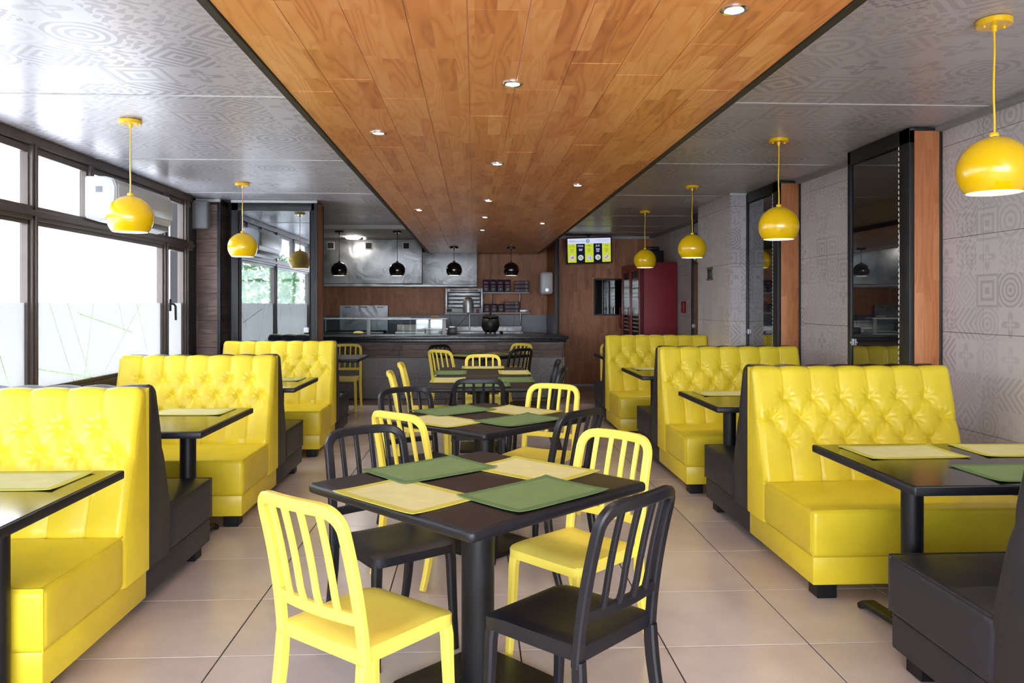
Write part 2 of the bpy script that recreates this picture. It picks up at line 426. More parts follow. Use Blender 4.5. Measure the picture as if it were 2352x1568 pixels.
# dropped slab clad in laminate planks
M['slab_gap'] = pm('slab_gap', lin(236, 208, 176), .6)
sl = struct(boxo('trim_1', SXL, SXR, YB, 13.25, SZ+.006, ZC+.03, 'slab_gap', bev=0), 'dropped ceiling strip clad in orange-brown laminate planks')
for s, x in ((-1, SXL), (1, SXR)):
    bm = BM(); box(bm, x-.026 if s < 0 else x-.008, x+.008 if s < 0 else x+.026, YB, 13.25, SZ-.004, SZ+.05, .003, 1)
    obj('edge_strip', bm, 'black_frame', sl)
npl = 10; pw = (SXR-SXL-.016)/npl; rp = random.Random(11)
for i in range(npl):
    y = YB+rp.uniform(-1.2, 0); xa = SXL+.008+i*pw
    while y < 13.2:
        ya, yb = max(y, YB), min(y+1.29, 13.2)
        if yb > 1.4 and yb-ya > .03:
            boxo('plank', xa+.0014, xa+pw-.0014, ya+.0014, yb-.0014, SZ+rp.uniform(0, .0015), SZ+.012, 'slab_wood', sl, .0012, 1)
        y += 1.29
boxo('underlay', SXL+.01, SXR-.01, YB, 1.6, SZ+.002, SZ+.0055, 'slab_wood', sl, 0)

# right wall: 60 cm printed tiles on a backing
wr = struct(boxo('wall_right', XR+.012, XR+.2, YB-.1, 13.9, -.1, ZC+.1, 'grout_wall', bev=0))
zj = [0, .02, .62, 1.22, 1.82, 2.42, ZC]
y = 4.51-5*.6
while y < 13.2:
    for z0, z1 in zip(zj, zj[1:]):
        if z1-z0 < .03: continue
        yb = min(y+.6, 13.2)
        boxo('tile', XR, XR+.013, y+.0015, yb-.0015, z0+.0015, z1-.0015, 'wall_tile', wr, .001, 1)
    y += .6
boxo('cladding', XR+.001, XR+.013, YB, 4.51-5*.6, 0, ZC, 'wall_tile', wr, 0)
struct(boxo('trim_2', XR-.05, XR+.01, YB, 13.2, ZC-.035, ZC, 'seam_metal', bev=.006), 'grey cornice where the tiled wall meets the ceiling')

# far wall (right part) in brown laminate, white strip at head and foot
wf = struct(boxo('wall_back', 1.30, XR+.2, 13.2, 13.35, -.1, ZC+.1, 'wall_wood', bev=0))
struct(boxo('trim_3', 1.32, XR, 13.165, 13.2, ZC-.045, ZC, 'white_paint', bev=.004))
struct(boxo('baseboard_back', 1.32, XR, 13.17, 13.2, 0, .035, 'white_paint', bev=.004))
# kitchen partition (side wall) and kitchen back wall
struct(boxo('wall_partition', 1.285, 1.335, 12.3, 13.9, -.1, ZC, 'wall_wood_side', bev=0))
struct(boxo('trim_4', 1.275, 1.345, 12.28, 12.3, 0, ZC, 'black_frame', bev=.003))
kb = struct(boxo('wall_kitchen', XL-.1, 1.32, 13.72, 13.9, -.1, ZC+.1, 'wall_wood', bev=0))
x = -2.9
while x < 1.28:
    for z0, z1 in ((.61, 1.21), (.01, .61)):
        boxo('tile', x+.0015, min(x+.6, 1.283)-.0015, 13.705, 13.72, z0+.0015, z1-.0015, 'kitchen_tile', kb, .0015, 1)
    x += .6
for k in range(3):
    boxo('tile', 1.272, 1.285, 12.3+k*.47+.002, 12.3+(k+1)*.47-.002, .61, 1.21, 'kitchen_tile', kb, .0015, 1)

# left wall: sill wall, head, and window band
struct(boxo('wall_left', XL-.2, XL, YB-.1, 8.72, -.1, .74, 'white_paint', bev=0))
wl = struct(boxo('wall_left_end', XL-.2, XL, 8.5, 13.9, -.1, ZC+.1, 'dark_paint', bev=0))
win = struct(empty('window_1', (XL, 0, 0)), 'long aluminium window band with frosted lower film')
FD = .045
def wbox(name, y0, y1, z0, z1, mat='dark_alu', d0=-FD, d1=FD, bev=.004): return boxo(name, d0, d1, y0, y1, z0, z1, mat, win, bev, 1)
wbox('sill', YB, 8.5, .72, .78, d0=-.06, d1=.05); wbox('head', YB, 8.5, 2.49, 2.56)
wbox('head_channel', YB, 8.5, 2.44, 2.49, d0=-.03, d1=.02)
wbox('transom', YB, 8.5, 1.975, 2.075)
wbox('transom_lip', YB, 8.5, 2.005, 2.045, d0=.045, d1=.062)
full_m = [-1.9, .6, 3.1, 5.5, 7.79, 8.33]
for yy in full_m:
    wbox('mullion', yy-.035, yy+.035, .78, 2.5)
    wbox('mullion_cap', yy-.012, yy+.012, .78, 2.5, d0=.045, d1=.058, bev=.002)
for yy in (-.65, 1.85, 4.3, 6.30, 6.98): wbox('mullion', yy-.03, yy+.03, 2.075, 2.5)
edges = [YB]+full_m
ups = sorted(full_m+[-.65, 1.85, 4.3, 6.30, 6.98]); ups = [YB]+ups
for a, b in zip(edges, edges[1:]):
    a += .035; b -= .035
    for e0, e1, f0, f1 in ((a, a+.025, .78, 1.975), (b-.025, b, .78, 1.975), (a, b, .78, .81), (a, b, 1.945, 1.975)): wbox('sash', e0, e1, f0, f1, 'dark_alu', -.02, .025, .002)
    boxo('pane', -.006, 0, a, b, .79, 1.97, 'glass', win, 0)
    boxo('film', .002, .003, a+.025, b-.025, .81, 1.41, 'film_side', win, 0)
for a, b in zip(ups, ups[1:]):
    a += .03; b -= .03
    for e0, e1 in ((a, a+.018), (b-.018, b)): wbox('sash', e0, e1, 2.075, 2.45, 'dark_alu', -.02, .02, .002)
    boxo('pane', -.006, 0, a, b, 2.07, 2.46, 'glass', win, 0)
# handle of the small opening light
bm = BM(); box(bm, .045, .06, 7.835, 7.865, 1.33, 1.45, .004, 2); sweep(bm, [(.06, 7.85, 1.40), (.085, 7.85, 1.40), (.095, 7.87, 1.38), (.095, 7.88, 1.24)], .02, .016, (0, 1, 0))
obj('handle', bm, 'black_frame', win)

# rear glazed front behind the camera (lights the room, seen in reflections)
wrr = struct(boxo('wall_rear', XL-.1, XR+.2, YB-.2, YB, -.1, .28, 'dark_paint', bev=0))
struct(boxo('trim_5', XL-.1, XR+.2, YB-.2, YB, 2.45, ZC+.1, 'dark_paint', bev=0))
win = struct(empty('window_2', (0, YB-.1, 0)), 'street front glazing behind the viewpoint')
for xx in (-3.0, -1.5, 0, 1.5, 3.0): boxo('mullion', xx-.035, xx+.035, -.045, .045, .28, 2.45, 'dark_alu', win, .004, 1)
boxo('transom', -3.05, 3.05, -.045, .045, 1.975, 2.05, 'dark_alu', win, .004, 1)
boxo('pane', -3.05, 3.05, -.003, .003, .28, 2.45, 'glass', win, 0)
boxo('film', -3.05, 3.05, .006, .007, .28, .6, 'film_rear', win, 0)
struct(boxo('trim_6', -40, 40, -40, 40, -.3, -.15, 'pavement', bev=0), 'pavement outside')

struct(boxo('trim_7', XL-1.3, XL-.2, YB-.2, 9.5, 2.76, 2.86, 'white_paint', bev=.01), 'unseen eave added over the windows outside to block high sky light')  # added out-of-view overhang, cuts the high sky light on the window side
bld = thing('facade_building', 'pale building facade across the street beyond the windows', 'building', (-10.4, 6, -.15))
M['facade'] = pm('facade', lin(188, 188, 188), .8, var=.03, nscale=1)
boxo('facade_wall', -3, 0, -17, 26, 0, 9.5, 'facade', bld, .02)
boxo('parapet', -3.1, .1, -17, 26, 9.5, 9.8, 'facade', bld, .02)
for k in range(9): boxo('ledge', 0, .12, -15+k*4.4, -12.2+k*4.4, 3.0, 3.12, 'facade', bld, .01)
# street shrubs beyond the windows, seen only mirrored in the glazed column
M['leaf'] = pm('leaf', lin(58, 112, 44), .6, var=.3, nscale=6); M['bark'] = pm('bark', lin(70, 56, 46), .9)
def street_tree(x, y, h, sd, lab):
    t = tag(empty('street_tree', (x, y, -.15)), lab, 'tree', 'street trees outside'); rr = random.Random(sd)
    bm = BM(); lathe(bm, [(.09, 0), (.07, h*.3), (.05, h*.6), (0, h*.62)], 10); obj('trunk', bm, 'bark', t)
    bm = BM()
    for k in range(900):
        a, b, q = rr.uniform(0, 2*PI), rr.uniform(-1, 1), rr.uniform(.45, 1)**.5; c_ = Vector((math.cos(a)*math.sqrt(1-b*b)*q*h*.36, math.sin(a)*math.sqrt(1-b*b)*q*h*.36, h*.66+b*q*h*.34))
        u = Vector((rr.gauss(0, 1), rr.gauss(0, 1), rr.gauss(0, 1))).normalized(); v = u.orthogonal().normalized(); l = rr.uniform(.06, .12)
        vs = [bm.verts.new(c_+u*l), bm.verts.new(c_+v*l*.5), bm.verts.new(c_-u*l), bm.verts.new(c_-v*l*.5)]; bm.faces.new(vs)
    obj('foliage', bm, 'leaf', t, smooth=False, kind='stuff')
for k, (x, y, h) in enumerate(((-5.6, -3.0, 2.9), (-6.6, -6.5, 3.4), (-5.4, -8.5, 3.1), (-8.2, -10.5, 3.8))): street_tree(x, y, h, k, ('nearest', 'second', 'third', 'farthest')[k]+' leafy street tree mirrored in the glazed column')

# ------------------------------------------------------------------ left end: plank-clad pier, glazed display column
pier = thing('plank_pier', 'pier clad in dark horizontal wood planks beside the window', 'pier', (0, 0, 0))
boxo('core', XL+.004, -2.83, 8.72, 9.1, 0, ZC, 'dark_paint', pier, 0)
z = .02
k = 0
while z < 2.5:
    z1 = min(z+.15, 2.5)
    boxo('plank', XL+.004, -2.835, 8.70, 8.72, z+.0015, z1-.0015, 'dark_plank', pier, .0015, 1)
    boxo('plank', -2.832, -2.815, 8.725, 9.1, z+.0015, z1-.0015, 'dark_plank', pier, .0015, 1)
    z += .15
boxo('corner_trim', -2.835, -2.80, 8.69, 8.725, 0, 2.52, 'black_frame', pier)
boxo('head_strip', XL+.004, -2.80, 8.68, 8.72, 2.525, 2.558, 'white_paint', pier)
boxo('back_panel', -2.83, -2.70, 9.06, 9.1, 0, ZC, 'dark_paint', pier, 0)
cb = thing('glazed_column', 'black framed column with reflecting glass door beside the kitchen counter', 'column', (0, 0, 0))
cx0, cx1, cy = -2.70, -1.755, 8.75
boxo('core', cx0+.02, cx1-.03, cy+.03, cy+.34, 0, ZC, 'dark_paint', cb, 0)
boxo('glass_door', cx0+.11, cx1-.085, cy+.012, cy+.03, .1, 2.44, 'mirror_glass', cb, .002, 1)
for a in ((cx0, cx0+.075, 0, ZC-.035), (cx1-.07, cx1-.03, 0, ZC-.035), (cx0, cx1-.03, 2.44, ZC-.035), (cx0, cx1-.03, 0, .1)):
    boxo('frame_bar', a[0], a[1], cy, cy+.035, a[2], a[3], 'black_frame', cb)
boxo('frame_bar', cx1-.035, cx1+.005, cy-.005, cy+.03, 0, ZC-.03, 'black_frame', cb)
boxo('frame_bar', cx1-.035, cx1+.005, cy+.32, cy+.35, 0, ZC-.03, 'black_frame', cb)
boxo('side_panel', cx1-.03, cx1, cy+.03, cy+.32, 0, ZC-.03, 'post_wood_side', cb, .001)
boxo('head_strip', cx0, cx1, cy-.012, cy+.03, ZC-.034, ZC-.004, 'white_paint', cb)
bm = BM(); box(bm, cx1-.15, cx1-.10, cy-.012, cy+.012, 1.08, 1.14, .003, 1); cyl(bm, .008, 0, .01, 12, (cx1-.125, cy-.012, 1.11), rot=Matrix.Rotation(PI/2, 3, 'X'))
obj('lock', bm, 'steel', cb)

# ------------------------------------------------------------------ right side columns
def mirror_column(Y0, Y1, label, wood=True):
    t = thing('mirrored_column', label, 'column', (2.83, Y0, 0)); d = Y1-Y0; wx = XR-2.83
    boxo('core', .03, wx, .02, d, 0, ZC-.02, 'dark_paint', t, 0)
    boxo('glass_door', .012, .03, .14, d-.05, .08, ZC-.12, 'dark_glass', t, .002, 1)
    for a in ((0, .12, 0, ZC-.01), (d-.05, d, 0, ZC-.01), (0, d, ZC-.11, ZC-.01), (0, d, 0, .08)):
        boxo('frame_bar', 0, .035, a[0], a[1], a[2], a[3], 'black_frame', t)
    boxo('wood_face', .035, wx-.015, 0, .02, 0, ZC-.03, 'post_wood', t, .001)
    boxo('frame_bar', wx-.018, wx+.0, -.008, .02, 0, ZC-.01, 'black_frame', t)
    boxo('frame_bar', .0, wx, -.006, .02, ZC-.03, ZC-.01, 'black_frame', t)
    bm = BM()
    for k in range(64): box(bm, .008, .012, .143, .1455, .1+k*.037, .122+k*.037)
    obj('led_strip', bm, 'led', t, kind='stuff')
    bm = BM(); box(bm, -.006, .012, d-.085, d-.065, 1.09, 1.14, .002, 1); box(bm, -.016, -.006, d-.08, d-.07, 1.105, 1.12, .002, 1)
    obj('lock', bm, 'steel', t); return t
mirror_column(4.92, 5.76, 'nearest right-hand black mirrored column with orange wood edge')
mirror_column(7.12, 7.98, 'middle black mirrored column with wood edge, beside the tiled pillar')
mirror_column(9.25, 10.02, 'farthest black mirrored column, narrow sliver behind the tiled pillar')
pc = thing('tiled_pillar', 'grey printed tile pillar carrying the small restroom sign', 'pillar', (0, 0, 0))
boxo('core', 2.68, XR, 7.97, 9.15, 0, ZC, 'grout_wall', pc, 0)
for z0, z1 in zip(zj[1:], zj[2:]):
    for a, b in ((7.985, 8.56), (8.56, 9.15)): boxo('tile', 2.668, 2.68, a+.0015, b-.0015, z0+.0015, z1-.0015, 'wall_tile', pc, .001, 1)
    boxo('tile', 2.67, 2.83, 7.958, 7.97, z0+.0015, z1-.0015, 'wall_tile_front', pc, .001, 1)
boxo('head_strip', 2.655, 2.85, 7.945, 7.97, ZC-.03, ZC-.003, 'white_paint', pc)
# restroom sign: wire emblem of two bars and an oval
sg = thing('restroom_sign', 'small dark wire emblem sign on the tiled pillar', 'sign', (2.668, 8.62, 1.74)); sg.scale = (1, .95, .62)
bm = BM()
tube(bm, [(-.02, .06*math.cos(a), .075*math.sin(a)) for a in [k*PI/10 for k in range(21)]], .006, 6); obj('oval', bm, 'black_frame', sg)
for zz in (.085, .11, -.085, -.11):
    bm = BM(); tube(bm, [(-.02, -.11, zz), (-.02, .11, zz)], .006, 6); obj('bar', bm, 'black_frame', sg)
for yy in (-.07, .07):
    bm = BM(); tube(bm, [(-.02, yy, -.11), (-.02, yy, .11)], .005, 6); obj('bar', bm, 'black_frame', sg)
bm = BM(); tube(bm, [(-.02, 0, -.05), (-.02, 0, .04)], .007, 6); cyl(bm, .012, -.006, .006, 10, (-.02, 0, .055), rot=Matrix.Rotation(PI/2, 3, 'Y')); obj('figure', bm, 'black_frame', sg)

# ================================================================== BOOTHS
BL, BT = 1.20, 1.035
def back_mesh(step, name):
    """tufted backrest facing -y; x centred; height field evaluated over (x, arc length)"""
    prof = [(0, BT), (-.045, BT+.006)]
    for k in range(1, 9):
        a = k/8*(PI/2-.25); prof.append((-.055-.04*math.sin(a), BT-.036+.04*math.cos(a)))
    for z in np.linspace(BT-.06, .46, 30): prof.append((-.098-(BT-.04-z)/(BT-.04-.46)*.155, z))
    for z in np.linspace(.44, .205, 8): prof.append((-.255, z))
    P_ = np.array(prof); s = np.concatenate([[0], np.cumsum(np.hypot(*(np.diff(P_, axis=0).T)))])
    ns = int(s[-1]/step); sv = np.linspace(0, s[-1], ns); py = np.interp(sv, s, P_[:, 0]); pz = np.interp(sv, s, P_[:, 1])
    ty, tz = np.gradient(py), np.gradient(pz); l = np.hypot(ty, tz); ny, nz = tz/l, -ty/l      # outward (-y, up)
    sgn = np.where(ny*-1+nz > 0, 1, -1); ny, nz = ny*sgn, nz*sgn
    r = .03; xe = r-r*np.cos(np.linspace(0, PI/2, 5)); xi = np.linspace(r, BL-r, int((BL-2*r)/step)); xs = np.concatenate([xe[:-1], xi, BL-xe[::-1][1:]])
    X, S = np.meshgrid(xs, sv); 
    p = .17; z1, z2, z3 = .878, .765, .648
    tos = lambda z: float(np.interp(-z, -pz[6:], sv[6:]))
    s1, s2, s3 = tos(z1), tos(z2), tos(z3); sb = tos(.40)
    c = BL/2; mid = [c+(k-3)*p for k in range(7)]; odd = [c+(k-2.5)*p for k in range(6)]
    btn = [(x, s1) for x in odd]+[(x, s2) for x in mid]+[(x, s3) for x in odd]
    seg = []
    for k, x in enumerate(odd):
        for ss in (s1, s3):
            seg += [((x, ss), (mid[k], s2)), ((x, ss), (mid[k+1], s2))]
        seg += [((x, s1), (x, 0)), ((x, s3), (x, sb))]
    seg += [((mid[0], s2), (-.1, s2+.01)), ((mid[6], s2), (BL+.1, s2+.01))]
    D = np.full(X.shape, 9.); 
    for (a, b) in seg:
        ax, ay = a; bx, by = b; L2 = (bx-ax)**2+(by-ay)**2
        bow = 0
        t = np.clip(((X-ax)*(bx-ax)+(S-ay)*(by-ay))/L2, 0, 1)
        qx = ax+t*(bx-ax); qy = ay+t*(by-ay)+.012*np.sin(PI*t)*(1 if abs(bx-ax) > 1e-6 else 0)
        D = np.minimum(D, np.hypot(X-qx, S-qy))
    H = .010*(1-np.exp(-(D/.04)**2))-.0065*np.exp(-(D/.0055)**2)
    B = np.full(X.shape, 9.)
    for (x, y) in btn: B = np.minimum(B, np.hypot(X-x, S-y))
    H += -.019*np.exp(-(B/.028)**2)+.006*np.exp(-(B/.009)**2)
    # radial puckers
    for (x, y) in btn:
        d = np.hypot(X-x, S-y); th = np.arctan2(S-y, X-x)
        H += .0022*np.cos(th*9+x*31)*np.exp(-((d-.035)/.022)**2)
    H *= np.clip((S-.02)/.05, .25, 1)*np.where(S > sb, .3, 1)
    H += -np.clip(r-np.minimum(X, BL-X), 0, r)**2/r*.9*np.clip(S/.03, 0, 1)
    rnd = random.Random(5); 
    Y = py[:, None]+H*ny[:, None]; Z = pz[:, None]+H*nz[:, None]
    nv, nx = X.shape
    co = np.stack([X-BL/2, Y, Z], -1).reshape(-1, 3).tolist()
    faces = []
    for i in range(nv-1):
        for j in range(nx-1):
            a = i*nx+j; faces.append((a, a+nx, a+nx+1, a+1))
    # end caps + underside + rear
    base = len(co)
    co += [[-BL/2, 0, .205], [BL/2, 0, .205]]
    faces.append([i*nx for i in range(nv)][::-1]+[base]); faces.append([i*nx+nx-1 for i in range(nv)]+[base+1])
    faces.append([(nv-1)*nx+j for j in range(nx)][::1][::-1]+[base, base+1][::1])
    me = bpy.data.meshes.new(name); me.from_pydata(co, [], faces); me.update(); me.validate()
    me.shade_smooth(); me.set_sharp_from_angle(angle=R(50)); return me
ME_Y = back_mesh(.0062, 'backrest_yellow'); ME_B = back_mesh(.0125, 'backrest_black')
def seat_bm(s, y0=-.86, y1=-.245):
    bm = BM(); box(bm, -BL/2, BL/2, y0, y1, .205, .432, .028, 4)
    bmesh.ops.subdivide_edges(bm, edges=[e for e in bm.edges if e.calc_length() > .3], cuts=9, use_grid_fill=True)
    for v in bm.verts:
        if v.co.z > .41: v.co.z += .012*max(0, math.cos(v.co.x/BL*PI))*max(0, math.cos((v.co.y-(y0+y1)/2)/(y1-y0)*PI))
        if s > 0: v.co.y *= -1; v.co.x *= -1
    return bm
def piping_bm(s):
    bm = BM(); zz = .429; ys = -.853*(-1 if s > 0 else 1); yb = -.25*(-1 if s > 0 else 1); e = BL/2-.007
    tube(bm, [(-e, yb, zz), (-e, ys, zz), (e, ys, zz), (e, yb, zz)], .0035, 6)
    for xx in (-e, e): tube(bm, [(xx, ys, zz), (xx, ys, .21)], .003, 6)
    return bm
def make_booth():
    t = empty('booth_bench')
    for s, mt, me, nm in ((-1, 'yellow_leather', ME_Y, 'yellow'), (1, 'black_leather', ME_B, 'black')):
        b = link('backrest', me, mt, t); b['label'] = nm+' button-tufted backrest'
        if s > 0: b.rotation_euler = (0, 0, PI)
        st = obj('seat', seat_bm(s), mt, t, ang=60); st['label'] = nm+' leather seat'
        pp = obj('piping', piping_bm(s), mt, st)
        bm = BM()
        ya, yb = (-.845, 0) if s < 0 else (0, .845)
        box(bm, -BL/2+.012, BL/2-.012, ya, yb, .075, .208, .008, 2); pl = obj('plinth', bm, mt, t); pl['label'] = nm+' plinth'
        for sx in (-1, 1):
            bm = BM(); yc = s*.76; box(bm, sx*(BL/2-.10)-.05, sx*(BL/2-.10)+.05, yc-.05, yc+.05, 0, .076, .004, 1); obj('foot', bm, 'black_metal', t)
    return t
booth0 = make_booth()
BOOTHS = [
 (1.60, 2.08, 'R', .97, 1, 1, 'black and yellow booth bench cut off by the lower right corner'),
 (1.58, 4.42, 'R', .96, 1, 1, 'largest fully seen yellow tufted booth bench, beside the printed tile wall'),
 (1.54, 6.46, 'R', .98, 1, 1, 'middle yellow tufted booth bench of the right-hand row'),
 (1.50, 8.85, 'R', .97, 1, 1, 'farthest yellow booth bench of the right row, before the red fridge'),
 (-1.47, 3.58, 'L', .93, 1, .985, 'nearest yellow tufted booth bench on the window side'),
 (-1.44, 5.76, 'L', .917, 1, .985, 'middle yellow tufted booth bench by the windows'),
 (-1.40, 7.93, 'L', .917, .93, .985, 'farthest yellow booth bench on the window side, before the glazed column')]
for i, (xe, yc, side, fx, fy, fz, lab) in enumerate(BOOTHS):
    o = booth0 if i == 0 else dup(booth0)
    o.location = (xe+BL*fx/2 if side == 'R' else xe-BL*fx/2, yc, 0); o.scale = (fx, fy, fz)
    tag(o, lab, 'booth bench', 'back-to-back booth benches')

# ================================================================== TABLES
def slab_top(bm, hx, hy, z0, z1, rc=.02, bev=.012, seg=3):
    pts = []
    for sx, sy, a0 in ((1, 1, 0), (-1, 1, 90), (-1, -1, 180), (1, -1, 270)):
        for k in range(5):
            a = R(a0+k*22.5); pts.append((sx*(hx-rc)+rc*math.cos(a), sy*(hy-rc)+rc*math.sin(a)))
    vb = [bm.verts.new((x, y, z0)) for x, y in pts]; f = bm.faces.new(vb)
    r = bmesh.ops.extrude_face_region(bm, geom=[f]); vs = [g for g in r['geom'] if isinstance(g, bmesh.types.BMVert)]
    for v in vs: v.co.z = z1
    bmesh.ops.recalc_face_normals(bm, faces=bm.faces)
    ee = [e for e in bm.edges if abs(e.verts[0].co.z-e.verts[1].co.z) < 1e-6]
    bmesh.ops.bevel(bm, geom=ee, offset=bev, segments=seg, profile=.5, affect='EDGES')
TZ = .75
def make_square_table():
    t = empty('dining_table')
    bm = BM(); slab_top(bm, .44, .44, TZ-.036, TZ, .022, .014, 4); obj('tabletop_edge', bm, 'black_plastic', t)
    bm = BM(); slab_top(bm, .418, .418, TZ-.002, TZ+.0006, .015, .0004, 1); obj('tabletop', bm, 'table_brown', t)
    bm = BM(); box(bm, -.16, .16, -.16, .16, TZ-.05, TZ-.035, .004, 1); box(bm, -.24, .24, -.03, .03, TZ-.06, TZ-.045, .003, 1); box(bm, -.03, .03, -.24, .24, TZ-.06, TZ-.045, .003, 1); obj('support_plate', bm, 'black_metal', t)
    bm = BM(); cyl(bm, .06, .025, TZ-.05, 40); obj('column', bm, 'black_metal', t)
    bm = BM(); slab_top(bm, .225, .225, .0, .026, .02, .009, 3); lathe(bm, [(.0, .024), (.074, .024), (.07, .032), (.061, .036), (0, .036)], 36); obj('base', bm, 'black_metal', t)
    return t
tb0 = make_square_table()
TABLES = [((.012, 2.83), 43, 1, 1, 'nearest square black pedestal table set with four mats'),
          ((.058, 4.50), 44, 1, 1, 'second square black pedestal table, behind the nearest one'),
          ((.065, 6.50), 0, .985, 1.16, 'square-on table behind the black chair, nearer of the joined pair'),
          ((.082, 7.53), 0, .985, 1.10, 'farther of the two joined square-on tables'),
          ((.10, 9.95), 45, 1, 1, 'farthest central table just before the kitchen counter'),
          ((-1.80, 9.62), 0, 1, 1, 'table corner seen behind the farthest window bench, beside the glazed column')]
for i, ((x, y), a, sx, sy, lab) in enumerate(TABLES):
    o = tb0 if i == 0 else dup(tb0)
    o.location = (x, y, 0); o.rotation_euler = (0, 0, R(a)); o.scale = (sx, sy*.985 if a == 0 else 1, 1)
    tag(o, lab, 'table', 'central dining tables')

BTL = 1.15
def make_booth_table():
    t = empty('booth_table')      # origin at aisle-side edge centre, extends +x
    bm = BM(); slab_top(bm, BTL/2, .43, TZ-.034, TZ-.001, .008, .006, 2); 
    bmesh.ops.translate(bm, vec=(BTL/2, 0, 0), verts=bm.verts); obj('tabletop_edge', bm, 'black_plastic', t)
    bm = BM(); slab_top(bm, BTL/2-.012, .418, TZ-.002, TZ+.0008, .006, .0004, 1)
    bmesh.ops.translate(bm, vec=(BTL/2, 0, 0), verts=bm.verts); obj('tabletop', bm, 'table_gloss', t)
    for xx in (.235, BTL-.235):
        bm = BM(); cyl(bm, .043, .03, TZ-.03, 32, (xx, 0, 0)); obj('column', bm, 'black_metal', t)
        bm = BM(); sweep(bm, [(xx, -.40, .012), (xx, -.36, .035), (xx, -.1, .052), (xx, .1, .052), (xx, .36, .035), (xx, .40, .012)], .065, .03, (0, 0, 1), .25); obj('foot_bar', bm, 'black_metal', t)
        bm = BM(); box(bm, xx-.04, xx+.04, -.3, .3, TZ-.048, TZ-.033, .003, 1); obj('support_plate', bm, 'black_metal', t)
    return t
bt0 = make_booth_table()
BTAB = [(1.56, 3.10, 'R', .84/.86, 'glossy black booth table with a green mat in the right foreground'),
        (1.52, 5.26, 'R', .93/.86, 'glossy booth table between nearest and middle right benches'),
        (1.50, 7.38, 'R', .98/.86, 'small-looking booth table between middle and far right benches'),
        (1.57, 9.72, 'R', 1., 'booth table sliver beyond the farthest right bench'),
        (-1.37, 2.68, 'L', 1., 'glossy booth table cut by the left edge of the photo'),
        (-1.385, 4.47, 'L', .93/.86, 'booth table between nearest and middle window benches'),
        (-1.385, 6.50, 'L', .9/.86, 'booth table before the farthest window-side bench')]
for i, (x, y, side, sy, lab) in enumerate(BTAB):
    o = bt0 if i == 0 else dup(bt0)
    o.location = (x, y, 0); o.scale = (1, sy, 1)
    if side == 'L': o.rotation_euler = (0, 0, PI)
    tag(o, lab, 'table', 'booth tables')

# ================================================================== PLACEMATS
def mat_bm(lx, ly, inset, curl):
    nx, ny = 14, 10; bm = BM(); g = []
    rr = random.Random(int(curl*1000))
    bx = [-lx/2, -lx/2+inset]+[(-lx/2+inset)+(lx-2*inset)*k/(nx-2) for k in range(1, nx-2)]+[lx/2-inset, lx/2]
    by = [-ly/2, -ly/2+inset]+[(-ly/2+inset)+(ly-2*inset)*k/(ny-2) for k in range(1, ny-2)]+[ly/2-inset, ly/2]
    def hz(x, y): return .0016+curl*((abs(x)/(lx/2))**6*(abs(y)/(ly/2))**4)
    top = [[bm.verts.new((x, y, hz(x, y)+.0018)) for x in bx] for y in by]; bot = [[bm.verts.new((x, y, hz(x, y)-.0006)) for x in bx] for y in by]
    for j in range(len(by)-1):
        for i in range(len(bx)-1):
            f = bm.faces.new((top[j][i], top[j][i+1], top[j+1][i+1], top[j+1][i])); f.material_index = 1 if (0 < i < len(bx)-2 and 0 < j < len(by)-2) else 0
            bm.faces.new((bot[j][i], bot[j+1][i], bot[j+1][i+1], bot[j][i+1]))
    def rim(a, b): 
        for k in range(len(a)-1): bm.faces.new((a[k], b[k], b[k+1], a[k+1]))
    rim(top[0], bot[0]); rim(top[-1], bot[-1]); rim([r[0] for r in top], [r[0] for r in bot]); rim([r[-1] for r in top], [r[-1] for r in bot])
    return bm
mat_y = obj('placemat', mat_bm(.43, .295, .03, .004), ['mat_yellow', 'mat_pale'], smooth=False)
mat_g = obj('placemat', mat_bm(.435, .30, .028, .005), ['mat_green_rim', 'mat_green'], smooth=False)
used = {'y': False, 'g': False}
def mat_at(kind, x, y, a, label, group, lift=0):
    src = mat_y if kind == 'y' else mat_g
    o = src if not used[kind] else src.copy()
    if used[kind]: col.objects.link(o)
    used[kind] = True
    o.location = (x, y, TZ+.001+lift); o.rotation_euler = (0, 0, R(a)); tag(o, label, 'placemat', group)
T1 = (.012, 2.83)
pin = [('y', -.245, -.185, -46, 0, 'pale yellow'), ('g', .190, -.195, 41, .0035, 'green'), ('g', -.185, .210, 38, .0035, 'green'), ('y', .215, .195, -44, 0, 'pale yellow')]
posn = ['front left', 'front right', 'back left', 'back right']
for (tx, ty), tn in ((T1, 'nearest table'), ((.058, 4.50), 'second central table'), ((.10, 9.95), 'farthest central table')):
    for k, (kd, dx, dy, a, lf, cn) in enumerate(pin):
        mat_at(kd, tx+dx, ty+dy, a, '%s cloth placemat at the %s of the %s' % (cn, posn[k], tn), 'placemats on the central tables', lf)
GP = 'placemats on the joined square-on tables'
mat_at('y', -.225, 6.62, 90, 'yellow placemat at left on the nearer joined table', GP)
mat_at('g', .355, 6.62, 90, 'green placemat at right on the nearer joined table', GP)
mat_at('g', .065, 6.17, 0, 'green placemat behind the black chair on the nearer joined table', GP, .004)
mat_at('g', -.225, 7.33, 90, 'green placemat at left on the farther joined table', GP)
mat_at('y', .375, 7.33, 90, 'yellow placemat at right on the farther joined table', GP)
mat_at('y', .085, 7.86, 0, 'yellow placemat before the far yellow chair on the joined tables', GP, .004)
names = ['the right foreground booth table', 'the booth table before the middle right bench', 'the booth table before the farthest right bench', 'the sliver of table beyond the right row',
         'the left foreground booth table', 'the booth table before the middle window bench', 'the booth table before the farthest window bench', 'the booth table by the glazed column']
